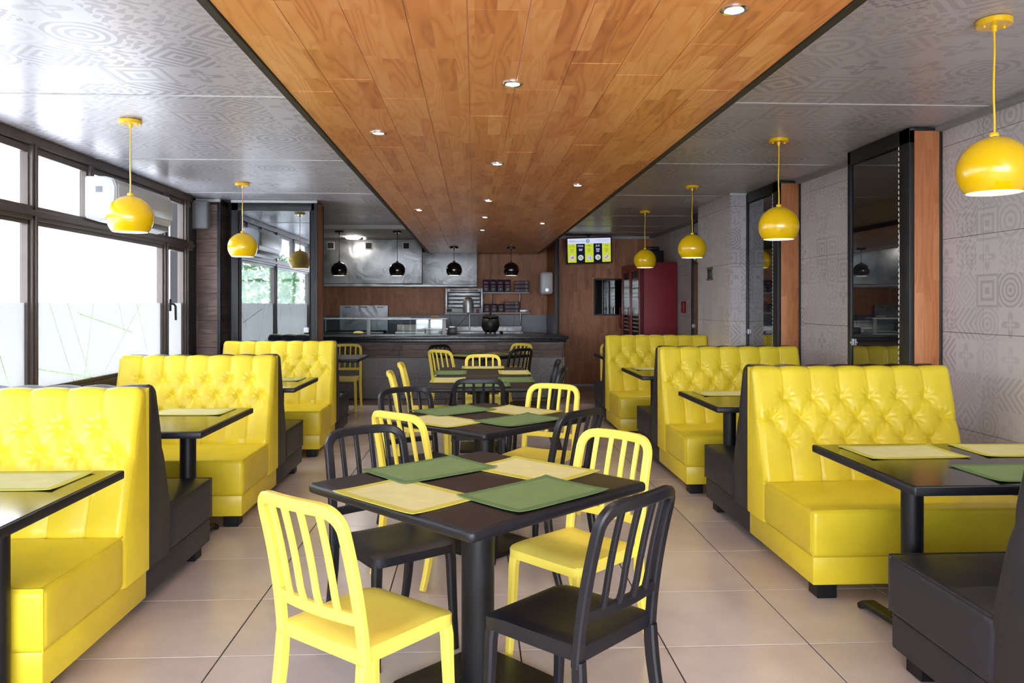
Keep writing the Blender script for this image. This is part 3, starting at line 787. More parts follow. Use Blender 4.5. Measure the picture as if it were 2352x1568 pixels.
for k, (x, y, side, sy, lab) in enumerate(BTAB):
    s = 1 if side == 'R' else -1; nm = names[k]; GB = 'placemats on the booth tables'
    yf = y+.43*sy-.21 if k in (0,) else y+.43*sy-.19
    if k == 3: continue
    mat_at('y', x+s*.31, yf, s*1.5, 'pale yellow placemat at the aisle end of '+nm, GB)
    mat_at('y', x+s*.83, yf+.015, -1, 'pale yellow placemat at the wall end of '+nm, GB)
    if k in (0, 4):
        mat_at('g', x+s*.56, y-.43*sy+.20, s*2, 'green placemat on the near side of '+nm, GB)

# ================================================================== CHAIRS
def make_chair(mt):
    t = empty('dining_chair')   # faces +y, origin under the seat centre
    SW, SD, SZ_ = .205, .205, .45
    # seat: scooped slab with skirt
    bm = BM(); n = 12; g = []
    def outline(u, v):  # u,v in -1..1 -> x,y with rounded corners, slightly narrower at back
        wv = SW*(1-.07*(1-v)/2); return u*wv, v*SD
    top = [[None]*(n+1) for _ in range(n+1)]
    for j in range(n+1):
        for i in range(n+1):
            u, v = -1+2*i/n, -1+2*j/n
            x, y = outline(u, v); rr = .04
            ex = max(0, abs(u)*SW-(SW-rr)); ey = max(0, v*SD-(SD-rr)) if v > 0 else 0
            if ex > 0 and ey > 0:
                L = max(ex, ey); q = math.hypot(ex, ey); x -= math.copysign(ex*(1-L/q), x); y -= ey*(1-L/q)
            edge = max(abs(u), abs(v)); zz = SZ_-.006-.012*math.cos(u*PI/2)*math.cos((v+.15)*PI/2.4)-(.008 if edge > .99 else 0)-(.01*max(0, v-.6)/.4)
            top[j][i] = bm.verts.new((x, y, zz))
    for j in range(n):
        for i in range(n): bm.faces.new((top[j][i], top[j][i+1], top[j+1][i+1], top[j+1][i]))
    ring = [top[0][i] for i in range(n+1)]+[top[j][n] for j in range(1, n+1)]+[top[n][i] for i in range(n-1, -1, -1)]+[top[j][0] for j in range(n-1, 0, -1)]
    lo = [bm.verts.new((v.co.x*1.0, v.co.y*1.0, SZ_-.058)) for v in ring]; lo2 = [bm.verts.new((v.co.x*.93, v.co.y*.93, SZ_-.058)) for v in ring]
    up = [bm.verts.new((v.co.x*.93, v.co.y*.93, SZ_-.03)) for v in ring]
    m_ = len(ring)
    for A, B in ((ring, lo), (lo, lo2), (lo2, up)):
        for k in range(m_): bm.faces.new((A[k], B[k], B[(k+1) % m_], A[(k+1) % m_]))
    bm.faces.new(up)
    obj('seat', bm, mt, t, ang=40)
    # back frame: inverted U with curved profile
    def by(z): u = (z-.40)/.44; return -.205-.035*u-.055*u*u
    HW, ZT, rc = .198, .838, .060
    def bowed(x, z): return by(z)-.030*(1-(x/HW)**2)*max(0, min(1, (z-.45)/.12))+.004
    path = []
    for z in np.linspace(.385, ZT-rc, 12): path.append((-HW+.008*(z-.4)/.4, z))
    for k in range(1, 9):
        a = PI-k*PI/16; path.append((-HW+.008+rc+rc*math.cos(a), ZT-rc+rc*math.sin(a)))
    path += [(x, ZT+.004*math.cos(x/HW*PI/2)) for x in np.linspace(-HW+rc+.02, 0, 6)]
    path = path+[(-x, z) for x, z in path[-2::-1]]
    bm = BM(); sweep(bm, [(x, bowed(x, z), z) for x, z in path], .036, .030, (0, 1, 0), .18); obj('back_frame', bm, mt, t, ang=40)
    bm = BM(); zr = .525; sweep(bm, [(x, bowed(x, zr)-.0, zr) for x in np.linspace(-HW+.005, HW-.005, 12)], .034, .022, (0, 1, 0), .18); obj('back_rail', bm, mt, t, ang=40)
    for xx in (-.114, -.038, .038, .114):
        bm = BM(); sweep(bm, [(xx*(1+.04*(z-.5)), bowed(xx, z), z) for z in np.linspace(.53, ZT-.005, 12)], .021, .017, (0, 1, 0), .2); obj('slat', bm, mt, t, ang=40)
    # legs
    for sx in (-1, 1):
        bm = BM(); pts = [(sx*(.178+.012*u), .182+.02*u*u, .43*(1-u)) for u in np.linspace(0, 1, 7)]
        pts[0] = (sx*.172, .174, .425)
        sweep(bm, pts, .040, .040, (0, 1, 0), .2, [1.0, 1.0, .95, .9, .85, .8, .74]); obj('leg', bm, mt, t, ang=40)
        bm = BM(); pts = [(sx*(.198-.004*(1-u)), -.203-.012*u-.075*u*u, .40*(1-u)) for u in np.linspace(0, 1, 9)]
        sweep(bm, pts, .036, .042, (0, 1, 0), .18, [.95, 1.0, 1.0, .97, .94, .9, .86, .82, .78]); obj('leg', bm, mt, t, ang=40)
    return t
ch_y = make_chair('yellow_plastic'); ch_b = make_chair('black_plastic'); cu = {'y': False, 'b': False}
CH = [ # colour, centre x, y, facing deg (direction sitter looks), label
 ('y', -.325, 2.43, 50, 'yellow slatted chair in the foreground, lower left of nearest table'),
 ('b', .29, 2.42, 134, 'black slatted chair in the foreground, lower right of nearest table'),
 ('b', -.33, 3.22, -56, 'black chair at the back left of the nearest table'),
 ('y', .395, 3.085, 222, 'yellow chair at the back right of the nearest table'),
 ('y', -.21, 4.12, 48, 'yellow chair at the near left of the second table'),
 ('b', -.31, 4.84, -58, 'black chair at the back left of the second table'),
 ('y', .40, 4.99, 240, 'yellow chair at the back right of the second table'),
 ('b', .355, 4.16, 136, 'black chair at the near right of the second table'),
 ('b', .03, 5.92, 90, 'black chair with its back to the viewer before the joined tables'),
 ('y', .09, 8.07, -90, 'yellow chair at the far end of the joined tables, facing the viewer'),
 ('y', -.40, 6.32, 4, 'nearer yellow chair at the left side of the joined tables'),
 ('y', -.40, 7.22, 2, 'farther yellow chair at the left side of the joined tables'),
 ('b', .50, 6.78, 168, 'nearer black chair at the right side of the joined tables'),
 ('b', .53, 7.52, 176, 'farther black chair at the right side of the joined tables'),
 ('b', -.28, 10.17, -45, 'black chair at the back left of the farthest central table'),
 ('y', -.24, 9.45, 50, 'yellow chair at the near left of the farthest central table'),
 ('y', .46, 10.47, 225, 'yellow chair at the back right of the farthest central table'),
 ('b', .40, 9.67, 130, 'black chair at the near right of the farthest central table'),
 ('y', -1.72, 10.35, -90, 'yellow chair half hidden behind the farthest window bench'),
 ('y', 1.92, 10.35, -90, 'yellow chair sliver behind the farthest right booth bench')]
for c_, x, y, a, lab in CH:
    src = ch_y if c_ == 'y' else ch_b
    o = src if not cu[c_] else dup(src); cu[c_] = True
    o.location = (x, y, 0); o.scale = (.93, .93, 1); o.rotation_euler = (0, 0, R(a-90)); tag(o, lab, 'chair', 'slatted plastic dining chairs')

# ================================================================== PENDANTS AND DOWNLIGHTS
def make_pendant(mt, r, ztop, zc, cordmat):
    """origin on the ceiling; sphere centre at zc below"""
    t = empty('pendant_lamp')
    bm = BM(); cyl(bm, .068, -.026, 0, 36, bev=.004)
    obj('canopy', bm, mt, t)
    for sx in (-1, 1):
        bm = BM(); lathe(bm, [(0, -.036), (.005, -.034), (.006, -.03), (.006, -.025), (0, -.025)], 12, (sx*.042, 0, 0)); obj('screw', bm, cordmat, t)
    bm = BM(); lathe(bm, [(0, -.05), (.009, -.05), (.012, -.026), (0, -.026)], 16); L = zc+r
    tube(bm, [(.0015*math.sin(k*.9), .001*math.cos(k), -.03+(L+.03)*k/10) for k in range(11)], .0042, 10); obj('cord', bm, cordmat, t)
    a1 = PI-math.acos(.66); prof = []
    top = .10*PI
    for k in range(25):
        a = top*0+.09+(a1-.09)*k/24; prof.append((r*math.sin(a), zc+r*math.cos(a)))
    inner = [((q[0])*.975, zc+(q[1]-zc)*.975) for q in prof]
    bm = BM(); lathe(bm, prof+[(prof[-1][0]*.99, prof[-1][1]-.001)], 48)
    cyl(bm, .018, zc+r-.004, zc+r+.016, 20, bev=.003)
    sh = obj('shade', bm, mt, t, ang=60)
    bm = BM(); lathe(bm, [(prof[-1][0]*.99, prof[-1][1]-.001)]+inner[::-1]+[(0, inner[0][1])], 48); obj('lining', bm, 'white_inside', sh, ang=60)
    bm = BM()
    for k in range(12):
        a = 2*PI*k/12; q = .32; cyl(bm, r*.032, 0, .003, 8, (r*math.sin(q)*math.cos(a), r*math.sin(q)*math.sin(a), zc+r*math.cos(q)-.001), mi=0)
    obj('vent_holes', bm, 'bulb' if mt == 'yellow_gloss' and False else 'label_tan', sh, kind='stuff')
    bm = BM(); lathe(bm, [(0, zc-r*.35), (r*.18, zc-r*.28), (r*.22, zc-.0), (r*.12, zc+r*.3), (0, zc+r*.35)], 20); obj('bulb', bm, 'bulb', t)
    return t
def lamp_light(x, y, z, e, spot=True):
    d = bpy.data.lights.new('lamp_light', 'SPOT' if spot else 'POINT'); d.energy = e; d.color = (1, .9, .74); d.shadow_soft_size = .05
    if spot: d.spot_size = R(120); d.spot_blend = .8
    o = bpy.data.objects.new('lamp_light', d); o.location = (x, y, z); col.objects.link(o)
py0 = make_pendant('yellow_gloss', .1375, 0, -.614, 'yellow_gloss')
PY = [(2.115, 3.06, 'nearest yellow globe pendant, cut by the upper right edge'), (2.13, 5.337, 'second yellow globe pendant of the right row'),
      (2.13, 7.50, 'third yellow globe pendant of the right row'), (2.12, 9.56, 'farthest and smallest yellow globe pendant of the right row'),
      (-2.165, 4.99, 'larger yellow globe pendant on the window side'), (-2.22, 7.54, 'smaller yellow globe pendant before the glazed column')]
for i, (x, y, lab) in enumerate(PY):
    o = py0 if i == 0 else dup(py0); o.location = (x, y, ZC-.002); tag(o, lab, 'pendant lamp', 'yellow globe pendants'); lamp_light(x, y, ZC-.78, 5)
pk0 = make_pendant('black_gloss', .121, 0, -.59, 'black_metal')
pk1 = make_pendant('black_gloss', .121, 0, -.35, 'black_metal')
PKS = [(pk0, -2.03, 11.75, 2.498, 'leftmost black globe pendant over the counter'), (None, -1.165, 11.75, 2.498, 'second black globe pendant from the left, before the steel hood'),
       (pk1, -.31, 11.75, SZ-.001, 'third black globe pendant, hung from the wood ceiling strip'), (None, .555, 11.75, SZ-.001, 'rightmost black globe pendant, over the black kettle')]
src = None
for s_, x, y, z, lab in PKS:
    o = s_ if s_ else dup(src); src = s_ or src; o.location = (x, y, z); tag(o, lab, 'pendant lamp', 'black globe pendants over the counter')
    lamp_light(x, y, 1.80, 9)
DL = [(.762, 2.244), (.149, 3.041), (-.486, 3.948), (.14, 4.787), (.751, 5.616), (.117, 6.496), (-.509, 7.17), (.104, 7.723), (.728, 8.288), (.092, 9.066)]
d0 = None
dlab = ['nearest downlight, top right of the wood ceiling strip', 'second nearest downlight, near the middle of the wood strip', 'downlight near the left edge of the wood strip, in front',
        'fourth downlight from the viewer, in mid strip', 'nearer downlight by the right edge, above the screen side', 'sixth downlight from the viewer, in mid strip', 'farther downlight near the left edge of the wood strip',
        'eighth downlight, second last of the middle line', 'farther downlight by the right edge of the wood strip', 'farthest downlight of the middle line']
for i, (x, y) in enumerate(DL):
    if d0 is None:
        d0 = empty('downlight'); bm = BM(); lathe(bm, [(.026, .004), (.028, -.003), (.036, -.005), (.041, -.001), (.041, .004)], 32); obj('ring', bm, 'chrome', d0)
        bm = BM(); lathe(bm, [(0, -.0025), (.02, -.0025), (.029, 0), (0, .003)], 24); obj('lens', bm, 'downlight', d0); o = d0
    else: o = dup(d0)
    o.location = (x, y, SZ-.001); tag(o, dlab[i], 'downlight', 'downlights in the wood strip'); lamp_light(x, y, SZ-.02, 5)

# ================================================================== AIR CONDITIONER, SPEAKER
ac = thing('air_conditioner', 'white split air conditioner mounted across the window transom', 'air conditioner', (XL+.05, 6.17, 2.07))
bm = BM()
prof = [(0, 0), (.10, -.03), (.17, -.01), (.215, .05), (.235, .16), (.235, .25), (.21, .31), (.15, .325), (0, .325)]
va = [bm.verts.new((x, 0, z)) for x, z in prof]; vb = [bm.verts.new((x, 1.13, z)) for x, z in prof]
bm.faces.new(va); bm.faces.new(vb[::-1])
for k in range(len(prof)): bm.faces.new((va[k], va[(k+1) % len(prof)], vb[(k+1) % len(prof)], vb[k]))
bmesh.ops.bevel(bm, geom=[e for e in bm.edges if e.calc_length() < .2 and abs(e.verts[0].co.y-e.verts[1].co.y) < .01], offset=.012, segments=2, affect='EDGES')
obj('casing', bm, 'white_plastic', ac, ang=30)
boxo('front_panel', .232, .245, .03, 1.10, .09, .27, 'white_plastic', ac, .005)
bm = BM(); box(bm, .13, .215, .06, 1.07, -.004, .004, .002, 1, rot=Matrix.Translation((0, 0, .02)) @ Matrix.Rotation(R(-40), 4, 'Y') @ Matrix.Translation((.02, 0, .12))); obj('louvre', bm, 'white_plastic', ac)
boxo('outlet', .12, .216, .05, 1.08, -.012, .035, 'grey_plastic', ac, .004)
boxo('sticker', .08, .13, -.003, .002, .20, .245, 'grey_plastic', ac, 0)
boxo('bracket', -.045, .0, .1, 1.0, .05, .28, 'grey_plastic', ac, .003)
spk = thing('wall_speaker', 'grey square loudspeaker high on the plank pier', 'speaker', (-3.02, 8.60, 2.22))
boxo('cabinet', -.11, .11, 0, .10, 0, .31, 'grey_plastic', spk, .012, 3); boxo('grille', -.10, .10, -.006, .004, .01, .30, 'grey_plastic', spk, .005)
boxo('badge', -.012, .012, -.009, -.004, .255, .275, 'label_tan', spk, .001)

# ================================================================== COUNTER AND KITCHEN
ct = thing('service_counter', 'long counter with black stone top, dark planks and printed grey tiles', 'counter', (0, 0, 0))
CXL, CXR, CY = -2.9, 1.33, 11.43
boxo('body', CXL, CXR-.012, CY+.015, 12.1, 0, .85, 'dark_paint', ct, 0)
boxo('worktop', CXL, 1.372, 11.28, 12.18, .885, .932, 'counter_stone', ct, .006, 3); boxo('worktop_rail', CXL, 1.35, 11.33, 11.5, .842, .886, 'counter_stone', ct, .004)
x = CXL; k = 0
for z0, z1, off in ((.725, .842, 0), (.61, .725, .6)):
    x = CXL-off
    while x < CXR:
        xa, xb = max(x, CXL), min(x+1.2, CXR)
        if xb-xa > .02: boxo('plank', xa+.0015, xb-.0015, CY, CY+.015, z0+.001, z1-.001, 'dark_plank', ct, .0015, 1)
        x += 1.2
x = CXL
while x < CXR:
    for z0, z1 in ((.31, .61), (.01, .31)):
        xb = min(x+.6, CXR)
        boxo('tile', x+.0015, xb-.0015, CY+.001, CY+.015, z0+.001, z1-.001, 'counter_tile', ct, .0015, 1)
    x += .6
boxo('end_panel', CXR-.012, CXR, CY, 12.1, 0, .842, 'counter_tile', ct, .002, 1)
boxo('foot_strip', CXL, CXR, CY-.006, CY+.01, 0, .02, 'dark_alu', ct, .002)
# rear work bench in the kitchen
bn = thing('steel_workbench', 'low stainless steel bench along the kitchen wall behind the counter', 'workbench', (0, 0, 0))
boxo('top', CXL+.3, 1.2, 13.0, 13.68, .86, .90, 'steel', bn); boxo('shelf', CXL+.3, 1.2, 13.05, 13.65, .2, .23, 'steel', bn)
for xx in (CXL+.35, -1.3, 0, 1.12):
    for yy in (13.05, 13.62): boxo('leg', xx, xx+.04, yy, yy+.04, 0, .86, 'steel', bn)
# hood
hd = thing('extractor_hood', 'large stainless steel extractor hood over the kitchen', 'hood', (0, 0, 0))
boxo('hood_panel', -2.75, -.89, 13.2, 13.7, 1.745, 2.495, 'steel', hd, .008)
boxo('hood_panel', -.885, .045, 13.2, 13.7, 1.72, 2.28, 'steel', hd, .008)
boxo('rim', -2.8, .045, 13.17, 13.7, 1.69, 1.735, 'steel', hd, .006)
for xx in (-2.42, -1.785, -1.155):
    f = boxo('vent_frame', xx-.065, xx+.065, 13.185, 13.2, 2.32, 2.45, 'white_plastic', hd, .004); boxo('vent', xx-.048, xx+.048, 13.178, 13.19, 2.337, 2.433, 'grout', f, .002)
boxo('post', -2.62, -2.55, 13.18, 13.25, .9, 1.72, 'steel', hd)
# ceiling lamp over kitchen
kl = thing('ceiling_lamp', 'flat white ceiling lamp behind the black pendants', 'ceiling lamp', (-1.98, 12.75, 2.50))
bm = BM(); lathe(bm, [(0, -.045), (.09, -.042), (.12, -.025), (.125, 0), (0, 0)], 32); obj('diffuser', bm, 'downlight', kl)
bm = BM(); cyl(bm, .04, -.05, 0, 20, (.19, .1, 0), bev=.006); obj('sensor', bm, 'white_plastic', kl)
d = bpy.data.lights.new('lamp_light', 'AREA'); d.shape = 'DISK'; d.size = .24; d.energy = .7; d.color = (1, .96, .9)
o = bpy.data.objects.new('lamp_light', d); o.location = (-1.98, 12.75, 2.44); col.objects.link(o)
# steel backsplash with griddle
gr = thing('griddle', 'steel griddle with tall stained splash panel behind the glass guard', 'griddle', (-1.93, 13.3, .90))
bm = BM(); box(bm, -.42, .42, .32, .345, .0, .48, .004, 1); obj('splash_panel', bm, 'steel', gr)
for k in range(3): boxo('slot', -.33+k*.28, -.22+k*.28, .312, .32, .44, .452, 'black_frame', gr, .001)
boxo('cooking_plate', -.55, .40, -.25, .32, .0, .045, 'black_metal', gr, .004); boxo('front_rail', -.56, .41, -.28, -.25, .005, .035, 'steel', gr, .003)
# glass guard on the counter
gg = thing('glass_guard', 'glass sneeze guard with white steel posts on the counter', 'guard', (0, 11.62, .932))
boxo('top_shelf', -2.6, -.41, -.02, .20, .235, .255, 'steel', gg, .003); boxo('edge_light', -1.52, -.95, -.04, -.02, .258, .272, 'white_plastic', gg, .002)
for xx in (-2.55, -1.575, -.455): boxo('post', xx-.028, xx+.028, -.015, .03, 0, .236, 'white_plastic', gg, .004)
boxo('pane', -2.55, -.45, -.004, .002, .01, .235, 'guard_glass', gg, 0); boxo('bottom_rail', -2.6, -.41, -.01, .01, 0, .012, 'steel', gg, .002)
# serving well and pans
pn = thing('serving_well', 'shallow steel serving well between griddle and scale', 'tray', (-1.02, 12.3, .932))
bm = BM(); box(bm, -.23, .23, -.02, .2, 0, .03, .004, 1)
obj('rim', bm, 'steel', pn)
bm = BM(); sweep(bm, [(-.22, .2, .08), (.22, .2, .08)], .12, .01, (0, 1, .35), .1); obj('back_flap', bm, 'steel', pn)
sca = thing('steel_printer', 'low steel box with raised back beside the guard post', 'appliance', (-.585, 12.15, .932))
boxo('base', -.16, .16, -.1, .2, 0, .07, 'steel', sca, .006); boxo('lid', -.175, .175, -.11, .2, .07, .085, 'white_plastic', sca, .004)
boxo('tower', -.135, .135, .1, .2, .085, .20, 'steel', sca, .005); boxo('slot', -.13, .13, .095, .1, .165, .175, 'black_frame', sca, .001); boxo('badge', .03, .08, -.104, -.1, .02, .05, 'label_grey', sca, .001)
bm = BM(); lathe(bm, [(0, .0), (.07, .004), (.082, .02), (.06, .045), (0, .055)], 24); br = obj('flat_bread', bm, 'bread'); br.location = (-1.79, 12.05, .9325); br.scale = (1, .7, 1.0); tag(br, 'pale round flatbread behind the glass guard', 'bread')
# roller shutter cabinet
rc_ = thing('roller_cabinet', 'metal roller shutter cabinet on the kitchen wall under the hood', 'cabinet', (-.18, 13.35, 1.22))
boxo('case', -.31, .31, .02, .35, .03, .43, 'dark_paint', rc_, .003)
for sx in (-1, 1): boxo('side_rail', sx*.305-.018, sx*.305+.018, 0, .04, .02, .45, 'steel', rc_, .003)
boxo('header', -.29, .29, -.005, .03, .385, .45, 'steel', rc_, .004)
boxo('vent_grille', -.24, .24, -.008, -.003, .405, .428, 'dark_alu', rc_, .002)
for k in range(4): boxo('slat', -.275, .275, .0+.004*k, .02, .12+k*.066, .12+k*.066+.058, 'steel', rc_, .006)
boxo('base_panel', -.29, .29, -.005, .03, .03, .11, 'white_plastic', rc_, .003); boxo('bottom_shelf', -.33, .33, -.03, .33, 0, .025, 'white_plastic', rc_, .003)
for xx, mm in ((-.235, 'black_metal'),):
    bm = BM(); cyl(bm, .028, 0, .03, 16, (xx, -.005, .07), rot=Matrix.Rotation(PI/2, 3, 'X'), bev=.004); box(bm, xx-.06, xx, -.03, -.005, .045, .095, .01, 2); obj('switch', bm, mm, rc_)
boxo('red_switch', .21, .26, -.03, -.005, .035, .09, 'label_red', rc_, .004)
# shelves and packets
def shelf(z, x0, x1, label):
    s = thing('wall_shelf', label, 'shelf', ((x0+x1)/2, 13.55, z)); h = (x1-x0)/2
    boxo('board', -h, h, -.15, .15, -.02, 0, 'white_plastic', s, .003)
    for xx in (-h+.18, h-.15):
        bm = BM(); sweep(bm, [(xx, -.12, -.022), (xx, .14, -.30)], .022, .012, (1, 0, 0)); sweep(bm, [(xx, .145, -.02), (xx, .145, -.31)], .022, .012, (1, 0, 0)); obj('bracket', bm, 'steel', s)
shelf(1.605, .135, .95, 'upper wall shelf of navy food packets'); shelf(1.253, .135, .965, 'lower wall shelf of navy food packets above the kettle')
def packet(x, y, z, w_, h_, flat, label, var):
    t = thing('food_packet', label, 'packet', (x, y, z), 0, 'navy food packets on the kitchen shelves')
    bm = BM()
    if flat: box(bm, -w_/2, w_/2, -.05, .05, 0, h_, .003, 1)
    else:
        box(bm, -w_/2, w_/2, -.035, .035, 0, h_, .008, 2)
        for v in bm.verts:
            u = v.co.z/h_; v.co.y *= 1-.75*max(0, u-.55)/.45; v.co.x *= 1-.06*math.sin(u*PI)
    obj('box', bm, 'navy_card', t)
    f = -.052 if flat else -.0365
    if flat:
        boxo('label_patch', -w_*.46, -w_*.14, f-.001, f+.002, h_*.25, h_*.75, 'label_red', t, .0005, 1); boxo('print_strip', -w_*.1, w_*.2, f-.001, f+.002, h_*.4, h_*.6, 'label_grey', t, .0005, 1)
        boxo('picture', w_*.26, w_*.42, f-.001, f+.002, h_*.15, h_*.85, 'label_tan', t, .0005, 1)
    else:
        boxo('label_patch', -w_*.3, w_*.3, f-.001, f+.004, h_*.66, h_*.8, 'label_red', t, .0005, 1)
        boxo('picture', -w_*.22, w_*.22, f-.001, f+.002, h_*.22, h_*.5, 'label_tan' if var else 'label_grey', t, .0005, 1)
ordn = ['first', 'second', 'third', 'fourth']
for k in range(4):
    packet(.20+k*.125, 13.46, 1.605, .108, .148, False, '%s front navy packet from the left on the upper shelf' % ordn[k], k % 2)
    packet(.20+k*.125, 13.60, 1.605, .112, .225, False, '%s tall navy packet behind the front row, upper shelf' % ordn[k], 0)
for k in range(3):
    packet(.815, 13.48, 1.605+k*.068, .25, .064, True, '%s flat navy box on the upper shelf, counted from below' % ordn[k], 0)
    packet(.215+k*.122, 13.46, 1.253, .105, .15, False, '%s standing navy packet from the left on the lower shelf' % ordn[k], 1)
    packet(.645, 13.48, 1.253+k*.066, .245, .062, True, '%s flat navy box on the lower shelf, counted from below' % ordn[k], 0)
tr = boxo('foil_tray', .78, .95, 13.42, 13.56, 1.254, 1.31, 'steel', bev=.01); tag(tr, 'small foil tray at the right end of the lower shelf', 'tray')
# kettle
kt = thing('soup_kettle', 'round black soup kettle on the counter', 'kettle', (.245, 12.0, .932))
bm = BM(); lathe(bm, [(0, .03), (.07, .03), (.115, .06), (.138, .12), (.14, .17), (.128, .23), (.115, .25), (.135, .262), (.135, .275), (.115, .285), (.06, .30), (0, .305)], 36); obj('pot', bm, 'black_metal', kt)
bm = BM(); lathe(bm, [(0, .305), (.012, .305), (.02, .325), (.016, .335), (0, .338)], 16); obj('lid_knob', bm, 'black_gloss', kt)
for k in range(3):
    a = k*2*PI/3+.5; bm = BM(); lathe(bm, [(0, 0), (.012, 0), (.016, .04), (.018, .06), (0, .065)], 10, (.08*math.cos(a), .08*math.sin(a), 0)); obj('leg', bm, 'black_metal', kt)
for s in (-1, 1):
    bm = BM(); tube(bm, [(s*.13, -.03, .245), (s*.152, -.025, .24), (s*.152, .025, .24), (s*.13, .03, .245)], .007, 6); obj('handle', bm, 'black_metal', kt)
bm = BM(); lathe(bm, [(0, .0), (.016, 0), (.03, .02), (.022, .045), (0, .05)], 14, (.17, -.02, .0)); obj('dial', bm, 'black_gloss', kt)
# heat lamp on a post
hl = thing('heat_lamp', 'domed metal heat lamp on a thin post behind the counter', 'lamp', (-.10, 12.35, .932))
bm = BM(); cyl(bm, .013, .0, .47, 12, (.02, 0, 0)); obj('post', bm, 'steel', hl); boxo('base', -.14, .2, -.08, .08, 0, .022, 'steel', hl, .004)
bm = BM(); lathe(bm, [(.086, .335), (.086, .47), (.078, .53), (.05, .57), (0, .585)], 28); obj('shade', bm, 'steel', hl, ang=60)
bm = BM(); tube(bm, [(.03, -.02, .35), (-.03, -.04, .27), (-.12, -.05, .17), (-.2, -.05, .09), (-.24, -.05, .01)], .005, 6); obj('cable', bm, 'cable', hl)
# steel sink back, black card machine, white socket box
sk = thing('steel_tray', 'wide polished steel tray behind the kettle', 'tray', (.28, 12.95, .905))
boxo('back', -.62, .52, .12, .135, 0, .12, 'steel', sk, .003); boxo('pan', -.62, .52, -.15, .13, 0, .035, 'steel', sk, .004)
cm = thing('till_box', 'small black till box with a white plug on top, on the counter', 'appliance', (-.34, 12.0, .932))
boxo('body', -.07, .065, -.05, .08, 0, .10, 'black_plastic', cm, .006); boxo('plug', -.05, .03, -.03, .01, .10, .125, 'white_plastic', cm, .004)
bm = BM(); tube(bm, [(-.02, 0, .125), (-.035, .03, .2), (-.045, .05, .3)], .004, 6); obj('cable', bm, 'cable', cm)
bx = boxo('carton', -.66, -.545, 11.66, 11.76, 1.188, 1.218, 'label_tan', bev=.003); tag(bx, 'small pale carton lying on the guard shelf', 'carton')
# paper towel dispenser on the partition
dp = thing('towel_dispenser', 'white paper towel dispenser on the brown partition wall', 'dispenser', (1.272, 12.62, 1.56))
bm = BM(); box(bm, -.21, 0, -.14, .14, 0, .36, .045, 4); obj('cover', bm, 'white_plastic', dp)
bm = BM(); cyl(bm, .032, 0, .012, 20, (-.105, -.138, .07), rot=Matrix.Rotation(PI/2, 3, 'X'), bev=.003); obj('dial', bm, 'black_gloss', dp)
bm = BM(); sweep(bm, [(-.17, 0, .01), (-.165, 0, -.03), (-.17, .0, -.05)], .06, .004, (1, 0, 0)); obj('paper', bm, 'white_inside', dp)

# ================================================================== SCREEN, MIRROR, FRIDGE
tv = thing('menu_screen', 'ceiling hung menu screen with lime and navy columns', 'screen', (1.895, 12.75, 2.29), R(-5))
tv.rotation_euler = (R(6), R(-1.5), R(-4))
boxo('casing', -.375, .375, 0, .04, -.218, .218, 'black_plastic', tv, .006)
boxo('bracket', -.06, .06, .04, .07, -.08, .12, 'black_metal', tv, .003)
bm = BM(); cyl(bm, .018, .05, .265, 14, (0, .08, 0)); cyl(bm, .05, .255, .268, 20, (0, .08, 0)); obj('pole', bm, 'black_metal', tv)
SW_, SH_ = .355, .198
scr = boxo('display', -SW_, SW_, -.004, 0, -SH_, SH_, 'scr_navy', tv, 0)
def sbox(nm, x0, x1, z0, z1, mt, d=.0055, tilt=0): boxo(nm, x0, x1, -d, -d+.001, z0, z1, mt, scr, 0)
sbox('header', -SW_, SW_, SH_-.088, SH_, 'scr_white')
cw = 2*SW_/5
def stext(s, size, x, z, mt, align='CENTER'):
    me = text_me(s, size, .0004, align); o = link('lettering', me, mt, scr); o.location = (x, -.0075, z); o.rotation_euler = (PI/2, 0, 0); o['kind'] = 'stuff'
for k, (d_, l1) in enumerate((('LUN', ['salate', 'asortate', 'menu']), ('MAR', ['GRUPO', 'CLASICO']), ('MIE', ['2x1', 'en pizza', 'toda la carta']), ('JUE', ['GRUPO', 'PASTA', 'Y MAS']), ('VIE', ['menu', 'especial', 'del dia']))):
    x0 = -SW_+k*cw
    if k % 2 == 0: sbox('menu_column', x0, x0+cw, -SH_, SH_-.088, 'scr_lime')
    mt = 'scr_olive' if k % 2 == 0 else 'scr_white'
    stext(d_, .046, x0+cw/2, .058, mt)
    for q, tx in enumerate([l for l in ('', '', '')]): pass
    for q in range(3 if k != 1 else 2): sbox('text_line', x0+cw/2-.032+.004*q, x0+cw/2+.032-.004*q, .022-q*.022-.006, .022-q*.022+.004, mt)
    bm = BM(); cyl(bm, .046, 0, .002, 28, (x0+cw/2, -.006, -.118), rot=Matrix.Rotation(PI/2, 3, 'X')); obj('plate', bm, 'scr_plate', scr)
    bm = BM(); rr = random.Random(k)
    for q in range(6):
        cyl(bm, rr.uniform(.007, .013), 0, .001, 8, (x0+cw/2+rr.uniform(-.022, .022), -.009-.0003*q, -.118+rr.uniform(-.022, .022)), rot=Matrix.Rotation(PI/2, 3, 'X'))
    obj('food', bm, ['scr_food', 'scr_leaf', 'scr_mute', 'scr_leaf', 'scr_food'][k], scr, kind='stuff')
stext('WS#', .036, -.33, SH_-.058, 'scr_text', 'LEFT'); stext('DinnerTime', .036, -.25, SH_-.058, 'scr_green', 'LEFT')
bm = BM(); cyl(bm, .031, 0, .002, 24, (-.022, -.006, SH_-.045), rot=Matrix.Rotation(PI/2, 3, 'X')); obj('badge', bm, 'scr_green', scr)
bm = BM(); cyl(bm, .022, 0, .001, 24, (-.022, -.0085, SH_-.045), rot=Matrix.Rotation(PI/2, 3, 'X')); obj('badge_centre', bm, 'scr_mute', scr)
